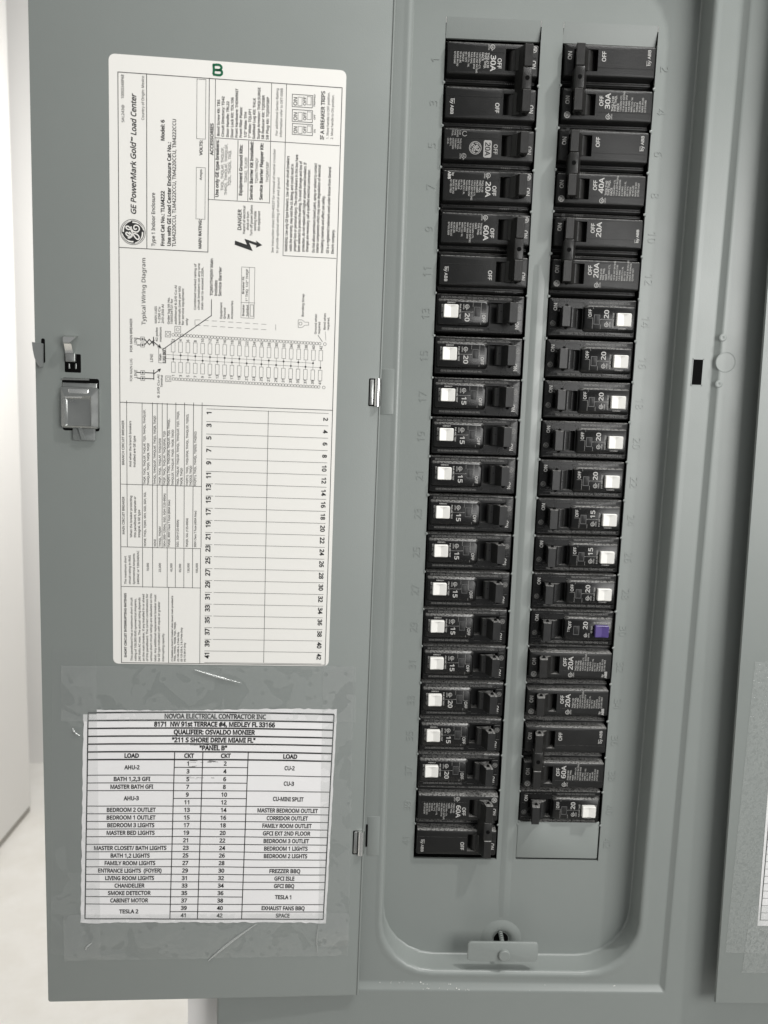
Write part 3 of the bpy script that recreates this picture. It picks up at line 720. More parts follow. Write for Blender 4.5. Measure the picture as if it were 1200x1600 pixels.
LABEL_LINES = [(1.931,10.594,2.133,10.594,0.008),(2.133,10.594,2.133,11.721,0.008),(2.133,11.721,1.931,11.721,0.008),(1.931,11.721,1.931,10.594,0.008),(1.934,12.34,2.131,12.34,0.008),(2.131,12.34,2.131,13.609,0.008),(2.131,13.609,1.934,13.609,0.008),(1.934,13.609,1.934,12.34,0.008),(4.079,12.568,4.537,12.568,0.011),(4.537,12.568,4.537,12.802,0.011),(4.537,12.802,4.079,12.802,0.011),(4.079,12.802,4.079,12.568,0.011),(4.21,12.596,4.303,12.596,0.008),(4.303,12.596,4.303,12.748,0.008),(4.303,12.748,4.21,12.748,0.008),(4.21,12.748,4.21,12.596,0.008),(4.415,12.629,4.508,12.629,0.008),(4.508,12.629,4.508,12.771,0.008),(4.508,12.771,4.415,12.771,0.008),(4.415,12.771,4.415,12.629,0.008),(4.071,12.848,4.528,12.848,0.011),(4.528,12.848,4.528,13.104,0.011),(4.528,13.104,4.071,13.104,0.011),(4.071,13.104,4.071,12.848,0.011),(4.202,12.876,4.295,12.876,0.008),(4.295,12.876,4.295,13.05,0.008),(4.295,13.05,4.202,13.05,0.008),(4.202,13.05,4.202,12.876,0.008),(4.407,12.909,4.5,12.909,0.008),(4.5,12.909,4.5,13.074,0.008),(4.5,13.074,4.407,13.074,0.008),(4.407,13.074,4.407,12.909,0.008),(4.063,13.164,4.519,13.164,0.011),(4.519,13.164,4.519,13.429,0.011),(4.519,13.429,4.063,13.429,0.011),(4.063,13.429,4.063,13.164,0.011),(4.194,13.192,4.286,13.192,0.008),(4.286,13.192,4.286,13.375,0.008),(4.286,13.375,4.194,13.375,0.008),(4.194,13.375,4.194,13.192,0.008),(4.398,13.225,4.49,13.225,0.008),(4.49,13.225,4.49,13.399,0.008),(4.49,13.399,4.398,13.399,0.008),(4.398,13.399,4.398,13.225,0.008),(0.201,0.029,5.183,0.029,0.014),(5.183,0.029,5.183,13.639,0.014),(5.183,13.639,0.201,13.639,0.014),(0.201,13.639,0.201,0.029,0.014),(0.827,13.642,0.827,9.88,0.014),(0.207,9.872,2.207,9.872,0.014),(2.207,13.643,2.207,9.876,0.014),(2.343,13.635,2.343,11.058,0.011),(2.201,11.038,3.578,11.038,0.011),(2.35,12.383,3.571,12.383,0.011),(2.86,12.358,2.86,11.057,0.011),(3.1,12.366,3.1,11.057,0.011),(3.594,13.638,3.594,11.031,0.011),(3.927,13.63,3.927,9.896,0.011),(3.571,12.386,5.156,12.386,0.011),(3.926,9.884,5.159,9.884,0.011),(0.68,7.794,0.767,7.794,0.008),(0.767,7.794,0.767,7.885,0.008),(0.767,7.885,0.68,7.885,0.008),(0.68,7.885,0.68,7.794,0.008),(0.714,7.829,0.733,7.829,0.02),(0.733,7.829,0.733,7.85,0.02),(0.733,7.85,0.714,7.85,0.02),(0.714,7.85,0.714,7.829,0.02),(0.681,7.657,0.768,7.657,0.008),(0.768,7.657,0.768,7.749,0.008),(0.768,7.749,0.681,7.749,0.008),(0.681,7.749,0.681,7.657,0.008),(0.715,7.693,0.734,7.693,0.02),(0.734,7.693,0.734,7.713,0.02),(0.734,7.713,0.715,7.713,0.02),(0.715,7.713,0.715,7.693,0.02),(0.684,7.023,0.771,7.023,0.008),(0.771,7.023,0.771,7.116,0.008),(0.771,7.116,0.684,7.116,0.008),(0.684,7.116,0.684,7.023,0.008),(0.718,7.059,0.737,7.059,0.02),(0.737,7.059,0.737,7.08,0.02),(0.737,7.08,0.718,7.08,0.02),(0.718,7.08,0.718,7.059,0.02),(0.684,6.888,0.772,6.888,0.008),(0.772,6.888,0.772,6.98,0.008),(0.772,6.98,0.684,6.98,0.008),(0.684,6.98,0.684,6.888,0.008),(0.718,6.924,0.738,6.924,0.02),(0.738,6.924,0.738,6.945,0.02),(0.738,6.945,0.718,6.945,0.02),(0.718,6.945,0.718,6.924,0.02),(0.605,7.844,0.678,7.837,0.019),(0.606,7.698,0.678,7.701,0.019),(0.608,7.069,0.681,7.068,0.019),(0.609,6.939,0.682,6.932,0.019),(0.774,7.071,0.981,7.068,0.019),(0.774,6.936,0.982,6.937,0.019),(0.98,7.134,0.982,6.925,0.019),(0.976,7.892,0.977,7.697,0.019),(0.77,7.841,0.88,7.717,0.019),(0.77,7.705,0.879,7.839,0.019),(0.88,7.717,0.988,7.82,0.019),(0.879,7.839,0.989,7.722,0.019),(0.952,7.799,1.135,7.668,0.019),(1.135,7.668,1.074,7.677,0.019),(1.135,7.668,1.111,7.723,0.019),(0.981,7.048,1.132,7.165,0.019),(1.132,7.165,1.078,7.151,0.019),(1.132,7.165,1.11,7.11,0.019),(1.094,7.311,1.257,7.311,0.008),(1.257,7.311,1.257,7.649,0.008),(1.257,7.649,1.094,7.649,0.008),(1.094,7.649,1.094,7.311,0.008),(1.18,7.614,2.301,8.447,0.017),(2.298,8.447,2.298,8.807,0.015),(2.982,8.427,3.285,8.427,0.007),(3.285,8.427,3.285,9.58,0.007),(3.285,9.58,2.982,9.58,0.007),(2.982,9.58,2.982,8.427,0.007),(3.161,9.573,3.161,8.436,0.007),(2.975,8.779,3.302,8.779,0.007),(3.194,8.474,3.27,8.474,0.008),(3.27,8.474,3.27,8.734,0.008),(3.27,8.734,3.194,8.734,0.008),(3.194,8.734,3.194,8.474,0.008),(4.788,8.106,4.894,7.961,0.01),(4.955,8.2,4.976,8.002,0.006),(1.246,7.912,1.366,7.912,0.008),(1.366,7.912,1.366,8.04,0.008),(1.366,8.04,1.246,8.04,0.008),(1.246,8.04,1.246,7.912,0.008),(1.462,8.022,1.597,8.022,0.008),(1.597,8.022,1.597,8.165,0.008),(1.597,8.165,1.462,8.165,0.008),(1.462,8.165,1.462,8.022,0.008),(1.254,6.887,1.375,6.887,0.008),(1.375,6.887,1.375,7.015,0.008),(1.375,7.015,1.254,7.015,0.008),(1.254,7.015,1.254,6.887,0.008),(4.313,8.442,4.4,8.446,0.007),(4.4,8.446,4.47,8.395,0.007),(4.47,8.395,4.56,8.399,0.007),(4.56,8.399,4.562,8.33,0.007),(4.562,8.33,4.472,8.326,0.007),(4.472,8.326,4.405,8.269,0.007),(4.405,8.269,4.317,8.264,0.007),(4.317,8.264,4.313,8.442,0.007),(1.935,8.332,2.045,8.333,0.007),(1.936,8.21,2.047,8.211,0.007),(2.123,8.329,2.234,8.329,0.007),(2.125,8.207,2.236,8.207,0.007),(2.313,8.325,2.423,8.325,0.007),(2.314,8.203,2.425,8.203,0.007),(2.502,8.321,2.613,8.322,0.007),(2.504,8.199,2.615,8.2,0.007),(2.692,8.318,2.803,8.318,0.007),(2.694,8.195,2.805,8.196,0.007),(2.882,8.314,2.994,8.315,0.007),(2.885,8.192,2.996,8.192,0.007),(3.073,8.311,3.185,8.311,0.007),(3.075,8.188,3.187,8.188,0.007),(3.264,8.307,3.376,8.307,0.007),(3.267,8.184,3.379,8.185,0.007),(3.456,8.303,3.568,8.304,0.007),(3.458,8.18,3.571,8.181,0.007),(1.923,8.331,1.924,8.21,0.007),(3.79,8.306,3.793,8.183,0.007),(0.201,6.362,5.177,6.362,0.013),(0.355,6.399,0.355,2.923,0.011),(0.711,6.368,0.711,2.919,0.011),(0.951,6.377,0.951,2.923,0.011),(1.492,6.398,1.492,2.934,0.011),(1.694,6.405,1.694,2.938,0.011),(1.903,6.413,1.903,2.943,0.011),(2.102,6.421,2.102,2.947,0.011),(1.06,6.37,1.06,2.926,0.011),(1.176,6.375,1.176,2.928,0.011),(1.292,6.379,1.292,2.93,0.011),(0.209,4.431,2.104,4.431,0.011),(0.216,2.916,2.1,2.916,0.011),(0.714,2.896,0.714,1.933,0.011),(0.952,2.901,0.952,1.937,0.011),(1.298,2.908,1.298,1.942,0.011),(1.492,2.912,1.492,1.945,0.011),(1.696,2.916,1.696,1.948,0.011),(1.903,2.92,1.903,1.951,0.011),(2.092,2.914,2.092,0.031,0.011),(0.217,1.941,2.1,1.941,0.011),(1.334,1.938,1.334,0.028,0.011),(3.658,6.285,3.658,0.077,0.01)]
LABEL_CIRCLES = [(1.435,6.951,0.032),(1.503,6.95,0.032),(1.571,6.949,0.032),(1.64,6.948,0.032),(1.708,6.947,0.032),(1.776,6.946,0.032),(1.845,6.945,0.032),(1.913,6.944,0.032),(1.982,6.942,0.032),(2.05,6.941,0.032),(2.119,6.94,0.032),(2.188,6.939,0.032),(2.256,6.938,0.032),(2.325,6.937,0.032),(2.394,6.936,0.032),(2.463,6.935,0.032),(2.532,6.934,0.032),(2.601,6.933,0.032),(2.67,6.932,0.032),(2.739,6.931,0.032),(2.808,6.93,0.032),(2.877,6.929,0.032),(2.946,6.928,0.032),(3.016,6.927,0.032),(3.085,6.926,0.032),(3.155,6.925,0.032),(3.224,6.924,0.032),(3.294,6.923,0.032),(3.363,6.922,0.032),(3.433,6.921,0.032),(3.502,6.92,0.032),(3.572,6.919,0.032),(3.642,6.918,0.032),(3.712,6.917,0.032),(3.782,6.916,0.032),(3.852,6.915,0.032),(3.922,6.914,0.032),(3.992,6.913,0.032),(4.062,6.912,0.032),(4.132,6.911,0.032),(4.202,6.91,0.032),(4.273,6.909,0.032),(4.343,6.908,0.032),(4.413,6.906,0.032),(4.484,6.905,0.032),(4.554,6.904,0.032),(4.625,6.903,0.032),(4.695,6.902,0.032),(4.766,6.901,0.032),(4.837,6.9,0.032),(1.426,7.966,0.032),(1.494,7.965,0.032),(1.562,7.964,0.032),(1.631,7.963,0.032),(1.699,7.962,0.032),(1.768,7.961,0.032),(1.836,7.96,0.032),(1.905,7.959,0.032),(1.973,7.958,0.032),(2.042,7.957,0.032),(2.111,7.956,0.032),(2.179,7.955,0.032),(2.248,7.954,0.032),(2.317,7.953,0.032),(2.386,7.952,0.032),(2.455,7.951,0.032),(2.524,7.95,0.032),(2.593,7.948,0.032),(2.662,7.947,0.032),(2.731,7.946,0.032),(2.801,7.945,0.032),(2.87,7.944,0.032),(2.939,7.943,0.032),(3.009,7.942,0.032),(3.078,7.941,0.032),(3.148,7.94,0.032),(3.217,7.939,0.032),(3.287,7.938,0.032),(3.356,7.937,0.032),(3.426,7.936,0.032),(3.496,7.935,0.032),(3.566,7.934,0.032),(3.636,7.933,0.032),(3.706,7.931,0.032),(3.776,7.93,0.032),(3.846,7.929,0.032),(3.916,7.928,0.032),(3.986,7.927,0.032),(4.056,7.926,0.032),(4.126,7.925,0.032),(4.197,7.924,0.032),(4.267,7.923,0.032),(4.337,7.922,0.032),(4.408,7.921,0.032),(4.478,7.92,0.032),(4.549,7.919,0.032),(4.62,7.918,0.032),(4.69,7.916,0.032),(4.761,7.915,0.032),(4.832,7.914,0.032),(1.306,7.976,0.036),(1.529,8.094,0.036),(1.314,6.951,0.036),(4.957,6.894,0.034),(4.954,7.909,0.034),(4.37,8.358,0.036)]
BREAKER_PAIRS = [(1.43,7.223,1.425,7.694),(1.598,7.22,1.594,7.691),(1.767,7.218,1.764,7.688),(1.936,7.215,1.933,7.685),(2.106,7.213,2.103,7.682),(2.276,7.21,2.273,7.679),(2.446,7.208,2.444,7.677),(2.616,7.205,2.615,7.674),(2.787,7.203,2.786,7.671),(2.958,7.2,2.958,7.668),(3.13,7.198,3.129,7.665),(3.301,7.196,3.302,7.662),(3.473,7.193,3.474,7.659),(3.646,7.191,3.647,7.656),(3.819,7.188,3.82,7.654),(3.992,7.186,3.994,7.651),(4.165,7.183,4.168,7.648),(4.339,7.181,4.342,7.645),(4.513,7.178,4.516,7.642),(4.687,7.175,4.691,7.639),(4.862,7.173,4.866,7.636)]
BUS_LINES = [[1.27, 7.507, 4.694, 7.453], [1.259, 7.416, 4.864, 7.355]]
ROW_NUMBERS = {'odd': [2.319, 6.195, 2.316, 0.248], 'even': [4.957, 6.14, 4.99, 0.242]}
ROW_GRID = [2.208, 6.306, 5.087, 6.261, 2.215, 0.07, 5.15, 0.046]
MARK_AT = [2.38, 13.829]
LOGO_AT = [0.515, 10.226]
BOLT = [(2.82, 10.16), (3.095, 10.082), (3.036, 10.213), (3.314, 10.138), (3.299, 10.187), (3.445, 10.091), (3.302, 10.027), (3.315, 10.078), (3.145, 10.129), (3.228, 9.948), (2.816, 10.069)]
# ================================================================== the setting
HALF = 46.0
origin = W(0, 0, -ZF)
mb = MB().add([(-160, -60, -ZF), (60, -60, -ZF), (60, 160, -ZF), (-160, 160, -ZF)], [(0, 1, 2, 3)])
tag(mb.build('floor', 'floor', loc=origin, smooth=0), kind='structure')

mb = MB()        # wall the panels are set into: four blocks round the box opening
for x0, x1, z0, z1 in ((-6.12, -4.6, -ZF, 42), (9.7, 48, -ZF, 42), (-4.6, 9.7, 4.2, 42), (-4.6, 9.7, -ZF, -25.4)):
    mb.box(x0, x1, -.12, 5.5, z0, z1)
tag(mb.build('wall', 'trimwall', loc=W(-6.12, 0, -ZF), smooth=0), kind='structure')
mb = MB().box(-52, -HALF, -30, 83.5, -ZF + .9, 80)
side = tag(mb.build('side_wall', 'wall', loc=W(-52, 83, -ZF), smooth=0), kind='structure')
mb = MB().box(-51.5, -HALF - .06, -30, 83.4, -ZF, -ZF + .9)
base_strip = mb.build('plinth', 'plinth', side, loc=W(-52, 83, -ZF), smooth=0)  # solid grey baseboard along the foot of the side wall
mb = MB().box(-75, 60, 98, 102, -ZF, 80)
tag(mb.build('far_wall', 'wall', loc=W(-70, 98, -ZF), smooth=0), kind='structure')

# ================================================================== load centre
LC = W(2.5, 0, -25.9)
load_center = thing('load_center', LC, 'grey enamelled electrical panel box with open door and two columns of breakers', 'electrical panel')

# cover: one folded sheet from the wall to the inner floor of the well
OX0, OX1, OZ0, OZ1, ORAD = -.87, 6.17, -23.93, 2.9, 1.45
rings = [rr(-5.2, 10.3, -25.9, 4.9, .06, -.12, 6), rr(-5.2, 10.3, -25.9, 4.9, .06, -.76, 6), rr(-5.17, 10.27, -25.87, 4.87, .06, -.79, 6),
         rr(-5.12, 10.22, -25.82, 4.82, .06, -.80, 6), rr(-5.08, 10.18, -25.78, 4.78, .06, -.80, 6)]
RX0, RX1, RZ0, RZ1 = -1.55, 6.90, -24.33, 3.4
rings += [rr(RX0 - .08, RX1 + .08, RZ0 - .08, RZ1 + .08, .05, -.80, 6), rr(RX0 - .03, RX1 + .03, RZ0 - .03, RZ1 + .03, .05, -.80, 6), rr(RX0 - .005, RX1 + .005, RZ0 - .005, RZ1 + .005, .05, -.785, 6),
          rr(RX0 + .07, RX1 - .07, RZ0 + .11, RZ1 - .07, .05, -.70, 6), rr(RX0 + .11, RX1 - .11, RZ0 + .16, RZ1 - .11, .05, -.69, 6), rr(RX0 + .15, RX1 - .15, RZ0 + .19, RZ1 - .15, .05, -.69, 6)]
lip = [(-.17, -.69), (-.13, -.69), (-.07, -.705), (-.02, -.70), (.02, -.68), (.05, -.64), (.06, -.58), (.065, -.05), (.075, -.02), (.10, 0.0)]
for ins, y in lip:
    rings.append(rr(OX0 + ins, OX1 - ins, OZ0 + ins, OZ1 - ins, ORAD, y, 6))
mb = MB().loft(rings, cap0=False, cap1=False)
cover = mb.build('cover', 'paint', load_center, loc=LC, smooth=50)

# dead front: floor of the well with two long breaker openings
BW, BG = 2.289, .525
CX = {'L': 0.0, 'R': BW + BG}
bm = bmesh.new()
loops = [rr(OX0 + .10, OX1 - .10, OZ0 + .10, OZ1 - .10, ORAD, 0, 6)]
HOLES = [(0.0, BW, -21.03, .42), (BW + BG, 2 * BW + BG, -21.03, .42)]
for x0, x1, z0, z1 in HOLES:
    loops.append([(x0, 0, z0), (x1, 0, z0), (x1, 0, z1), (x0, 0, z1)])
for lp in loops:
    vs = [bm.verts.new(tuple(W(*p) - LC)) for p in lp]
    for i in range(len(vs)):
        bm.edges.new((vs[i], vs[(i + 1) % len(vs)]))
bmesh.ops.triangle_fill(bm, edges=bm.edges[:], use_beauty=True)
me = bpy.data.meshes.new('dead_front')
bm.to_mesh(me); bm.free()
me.materials.append(M['paint'])
dead_front = bpy.data.objects.new('dead_front', me)
COL.objects.link(dead_front); dead_front.parent = load_center
mb = MB()
for x0, x1, z0, z1 in HOLES:        # returned edges of the two openings
    for a, b in (((x0, z0), (x1, z0)), ((x1, z0), (x1, z1 - .42)), ((x0, z1 - .42), (x0, z0))):
        mb.add([(a[0], 0, a[1]), (b[0], 0, b[1]), (b[0], .07, b[1]), (a[0], .07, a[1])], [(0, 1, 2, 3)])
mb.build('opening_edge', 'paint', dead_front, loc=LC, smooth=0)
for x0, x1, z0, z1 in HOLES:        # knocked-in flap above each column
    mb = MB().add([(x0 + .015, -.001, .42), (x1 - .015, -.001, .42), (x1 - .015, .02, .30), (x0 + .015, .02, .30),
                   (x1 - .015, .10, -.01), (x0 + .015, .10, -.01), (x1 - .015, .16, -.012), (x0 + .015, .16, -.012)],
                  [(0, 1, 2, 3), (3, 2, 4, 5), (5, 4, 6, 7)])
    mb.build('bent_flap', 'paint', dead_front, loc=LC, smooth=40)
# pressed rib on the strip between the columns
RIBX = BW + BG / 2 - .01
rings = []
for z, k in ((-5.2, .02), (-5.6, .5), (-6.4, 1), (-14, 1), (-21.5, 1), (-22.3, .8), (-22.75, .02)):
    rings.append([(RIBX - .15, .003, z), (RIBX - .10, -.010 * k, z), (RIBX - .01, -.034 * k, z), (RIBX + .03, -.036 * k, z), (RIBX + .19, .003, z)])
n = 5; mb = MB(); mb.v = [p for r in rings for p in r]
mb.f = [(k * n + i, k * n + i + 1, (k + 1) * n + i + 1, (k + 1) * n + i) for k in range(len(rings) - 1) for i in range(n - 1)]
mb.build('pressed_rib', 'paint', dead_front, loc=LC, smooth=80)
# dished boss round the fixing screw
mb = MB(); rings = []
for r, y in ((.58, .002), (.50, -.02), (.42, -.042), (.33, -.045), (.22, .0), (.19, .12)):
    rings.append([(2.53 + r * math.cos(a * math.pi / 12), y, -23.40 + r * math.sin(a * math.pi / 12)) for a in range(24)])
mb.loft(rings, cap0=False, cap1=False)
boss = mb.build('screw_boss', 'paint', dead_front, loc=LC, smooth=80)
mb = MB().disc_y(2.53, -.004, -23.40, .205, 20)
mb.build('screw_hole', 'hole', dead_front, loc=LC, smooth=0)
# burrs left by the twisted-out plates
OFFS = {'L': [-.068, -.052, -.030, .011, .042, .050, .035, -.003, -.038, -.040, -.020, -.012, -.015, -.022, -.023, -.022, -.028, -.029, -.018, -.015, -.013, .008],
        'R': [-.027, -.006, .024, .059, .082, .079, .053, .021, .004, -.008, -.019, -.015, .005, .023, .030, .043, .038, -.003, -.032, -.024, .014, .03]}
mb = MB()
for c in 'LR':
    for k in range(1, 21):
        z = -k + OFFS[c][k]
        for x, s in ((CX[c], 1), (CX[c] + BW, -1)):
            h = random.uniform(.03, .05)
            mb.add([(x - .025 * s, -.004, z + .05), (x - .025 * s, -.004, z - .05), (x + h * s, -.012, z - .015), (x + h * s, -.012, z + .02), (x, -.02, z)],
                   [(0, 1, 4), (1, 2, 4), (2, 3, 4), (3, 0, 4)])
mb.build('burr', 'paint', dead_front, loc=LC, smooth=0)['kind'] = 'stuff'
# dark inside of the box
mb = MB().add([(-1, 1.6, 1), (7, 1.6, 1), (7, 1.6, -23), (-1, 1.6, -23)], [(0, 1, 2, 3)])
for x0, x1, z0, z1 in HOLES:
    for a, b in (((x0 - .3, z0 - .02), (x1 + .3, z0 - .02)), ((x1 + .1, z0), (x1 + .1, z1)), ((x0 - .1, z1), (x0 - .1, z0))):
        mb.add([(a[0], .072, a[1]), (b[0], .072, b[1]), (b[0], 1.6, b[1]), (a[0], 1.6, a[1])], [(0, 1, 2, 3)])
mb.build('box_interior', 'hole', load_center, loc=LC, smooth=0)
# blank plate left in the last place of the right column
mb = MB()
pad(mb, CX['R'] + .012, CX['R'] + BW - .032, -20.985, -19.9, .09, .03, .02, .012)
mb.build('blank_plate', 'paint', load_center, loc=LC)

# embossed circuit numbers
def emboss(txt, x, z, d, u, h=.185):
    pr = Print(); pr.text(txt, x, z, h, d=d, u=u, style='t', align='c')
    cnt = {}
    for f in pr.f:
        for i in range(len(f)):
            e = tuple(sorted((f[i], f[(i + 1) % len(f)]))); cnt[e] = cnt.get(e, 0) + 1
    mb = MB(); n = len(pr.v)
    mb.v = [(a, -.009, b) for a, b in pr.v] + [(a, .002, b) for a, b in pr.v]
    mb.f = list(pr.f) + [(a, b, b + n, a + n) for (a, b), k in cnt.items() if k == 1]
    return mb.build('embossed_number', 'paint', dead_front, loc=LC, smooth=60)


for r in range(21):
    zl = -(r + .5) + (OFFS['L'][r] + OFFS['L'][r + 1]) / 2
    zr = -(r + .5) + (OFFS['R'][r] + OFFS['R'][r + 1]) / 2
    emboss(str(2 * r + 1), -.12, zl + .02, (0, 1), (-1, 0))
    emboss(str(2 * r + 2), 2 * BW + BG + .12, zr - .02, (0, -1), (1, 0))

# bracket with screw at the bottom of the well
mb = MB()
mb.loft([rr(1.50, 3.41, -23.55, -22.99, .10, -.66, 4), rr(1.50, 3.41, -23.55, -22.99, .10, -.70, 4), rr(1.52, 3.39, -23.55, -23.01, .09, -.715, 4)])
bracket = mb.build('bracket', 'paint', load_center, loc=LC)
mb = MB().disc_y(2.49, -.80, -23.34, .155, 20, .09)
mb.tube([(2.49, -.70, -23.30), (2.50, -.35, -23.22), (2.52, .3, -23.33)], .048, 8)
for i in range(9):
    y = -.62 + i * .07
    mb.tube([(2.50, y, -23.285 + (y + .62) * .15), (2.50, y + .035, -23.28 + (y + .62) * .15)], .062, 10)
mb.build('screw', 'paint', bracket, loc=LC)
# slot, knockout and dimples on the right of the cover
mb = MB().loft([rr(6.32, 6.56, -8.03, -7.42, .01, -.6915, 1)], cap0=False)
mb.build('latch_slot', 'hole', cover, loc=LC, smooth=0)
mb = MB()
for a, b in (((6.30, -8.05), (6.32, -7.40)), ((6.30, -8.05), (6.58, -8.03)), ((6.30, -7.42), (6.58, -7.40)), ((6.56, -8.05), (6.58, -7.40))):
    mb.box(a[0], b[0], -.697, -.68, a[1], b[1])
mb.build('slot_edge', 'paint', cover, loc=LC, smooth=0)
mb = MB(); rings = []
for r, y in ((.25, -.7985), (.235, -.805), (.22, -.802), (.20, -.8015), (.0005, -.802)):
    rings.append([(7.07 + r * math.cos(a * math.pi / 14), y, -7.47 + r * math.sin(a * math.pi / 14)) for a in range(28)])
mb.loft(rings, cap0=False, cap1=False)
mb.build('knockout', 'paint', cover, loc=LC, smooth=0)
for z in (-6.89, -8.0):
    mb = MB(); rings = []
    for r, y in ((.095, -.7985), (.075, -.808), (.055, -.812), (.03, -.804), (.0005, -.80)):
        rings.append([(6.95 + r * math.cos(a * math.pi / 9), y, z + r * math.sin(a * math.pi / 9)) for a in range(18)])
    mb.loft(rings, cap0=False, cap1=False).build('dimple', 'paint', cover, loc=LC, smooth=60)
# paint chips along the bottom step of the cover
mb = MB()
for i in range(46):
    x = random.choice([random.uniform(-1.0, 1.6), random.uniform(-1.2, 6.2)])
    z = -24.30 + random.uniform(-.05, .07) + (.06 if x < .3 else 0)
    s = random.uniform(.006, .022)
    y = -.70 - .013
    a = random.random() * 3
    mb.add([(x + s * math.cos(a + k * 1.256) * random.uniform(.6, 1.2), y - (.075 if z < -24.28 else .0), z + s * math.sin(a + k * 1.256)) for k in range(5)] + [(x, y - .012 - (.075 if z < -24.28 else .0), z)],
           [(k, (k + 1) % 5, 5) for k in range(5)])
mb.build('paint_chips', 'chip', cover, loc=LC, smooth=0)['kind'] = 'stuff'

# ================================================================== the door (opened to the left)
TH, ROLL, HX, HY = .0507276, -.0072912, -1.33305, -.95


def D(s, z, h=0.0):
    """point on the door: s inches left of the hinge edge, z height, h out of its face"""
    zz = z + 12
    s2 = s * math.cos(ROLL) + zz * math.sin(ROLL)
    z2 = -s * math.sin(ROLL) + zz * math.cos(ROLL) - 12
    return (HX - s2 * math.cos(TH) + h * math.sin(TH), HY - s2 * math.sin(TH) - h * math.cos(TH), z2)


def DX(x, y, z):      # builder coordinates: x = -s, y = -h
    return D(-x, z, -y)


DW, DZ0, DZ1 = 8.03, -24.41, 3.1
mb = MB()
mb.loft([rr(-DW, 0, DZ0, DZ1, .06, .075, 3), rr(-DW, 0, DZ0, DZ1, .06, .014, 3), rr(-DW + .006, -.006, DZ0 + .006, DZ1 - .006, .055, .004, 3),
         rr(-DW + .018, -.018, DZ0 + .018, DZ1 - .018, .045, 0, 3)])
door = mb.build('door', 'paint', load_center, loc=LC, xf=DX)
mb = MB()          # rolled hinge edge
mb.tube([(-.012, -.002, DZ0 + .03), (-.012, -.002, DZ1 - .03)], .022, 8)
mb.build('hinge_fold', 'paint', door, loc=LC, xf=DX, smooth=80)
for zc in (-8.47, -20.03):
    mb = MB().loft([rr(-.285, .02, zc - .33, zc + .33, .03, -.0015, 3)], cap0=False)
    hs = mb.build('hinge_slot', 'hole', door, loc=LC, xf=DX, smooth=0)
    mb = MB(); mb.tube([(-.075, -.03, zc - .325), (-.075, -.03, zc + .325)], .075, 16)
    mb.build('hinge_pin', 'chrome', door, loc=LC, xf=DX, smooth=60)
    mb = MB(); pad(mb, -.255, -.165, zc - .30, zc + .30, .0, -.012, .01, .008)
    mb.build('hinge_leaf', 'zinc', door, loc=LC, xf=DX)
    # flattened pad on the cover beside the hinge
    mb = MB(); pad(mb, -1.30, -.93, zc - .52, zc + .58, -.68, -.696, .03, .004, 3)
    mb.build('hinge_pad', 'paint', cover, loc=LC)
    mb = MB().loft([rr(-1.335, -1.285, zc - .27, zc + .36, .01, -.7005, 1)], cap0=False)
    mb.build('hinge_pad_slot', 'hole', cover, loc=LC, smooth=0)

# latch parts near the free edge
mb = MB().loft([rr(-7.885, -7.80, -8.10, -7.54, .04, -.0015, 4)], cap0=False)
mb.build('cam_slot', 'hole', door, loc=LC, xf=DX, smooth=0)
prof = [(-7.83, -7.66), (-7.93, -7.655), (-8.07, -7.64), (-8.055, -7.80), (-8.02, -7.98), (-7.96, -8.13), (-7.90, -8.20), (-7.84, -8.19)]
mb = MB().loft([[(x * 1.0, .0, z) for x, z in prof], [(x + .01, -.10, z - .01) for x, z in prof], [(x * .9985 + .01, -.12, z) for x, z in prof]])
mb.build('latch_cam', 'greyplastic', door, loc=LC, xf=DX, smooth=30)
mb = MB().loft([rr(-7.365, -6.997, -8.289, -7.865, .02, -.0015, 2)], cap0=False)
mb.build('hook_slot', 'hole', door, loc=LC, xf=DX, smooth=0)
mb = MB()          # bent spring hook
ring = lambda x0, x1, y, z: [(x0, y, z), (x1, y, z), (x1, y + .03, z), (x0, y + .03, z)]
mb.loft([ring(-7.32, -7.10, .02, -8.05), ring(-7.32, -7.10, -.05, -7.98), ring(-7.325, -7.15, -.07, -7.86), ring(-7.325, -7.16, -.16, -7.66),
         ring(-7.325, -7.17, -.24, -7.62), ring(-7.325, -7.05, -.22, -7.50), ring(-7.32, -7.05, -.10, -7.455), ring(-7.32, -7.05, .0, -7.46)])
mb.build('spring_hook', 'chrome', door, loc=LC, xf=DX, smooth=50)
mb = MB(); pad(mb, -7.32, -7.10, -8.05, -7.86, .0, -.10, .015, .015)
mb.build('hook_foot', 'zinc', door, loc=LC, xf=DX)
mb = MB()
for x in (-7.26, -7.11):
    pad(mb, x - .018, x + .018, -8.21, -8.08, .0, -.02, .015, .008)
mb.build('hook_prongs', 'zinc', door, loc=LC, xf=DX)
mb = MB().loft([rr(-7.43, -6.588, -9.635, -8.415, .05, -.0015, 3)], cap0=False)
mb.build('handle_opening', 'hole', door, loc=LC, xf=DX, smooth=0)
mb = MB(); pad(mb, -7.42, -6.63, -8.66, -8.52, .0, -.03, .01, .02)
mb.tube([(-7.41, -.05, -8.45), (-6.80, -.05, -8.44)], .022, 8)
mb.build('handle_axle', 'zinc', door, loc=LC, xf=DX)
mb = MB().loft([rr(-7.425, -6.585, -9.57, -8.63, .05, .0, 3), rr(-7.43, -6.585, -9.575, -8.62, .05, -.10, 3), rr(-7.42, -6.59, -9.56, -8.63, .06, -.13, 3),
                rr(-7.33, -6.73, -9.52, -8.82, .03, -.165, 3), rr(-7.295, -6.755, -9.50, -8.90, .03, -.115, 3), rr(-7.27, -6.775, -9.48, -8.93, .03, -.11, 3)])
handle = mb.build('door_handle', 'zinc', door, loc=LC, xf=DX, smooth=40)
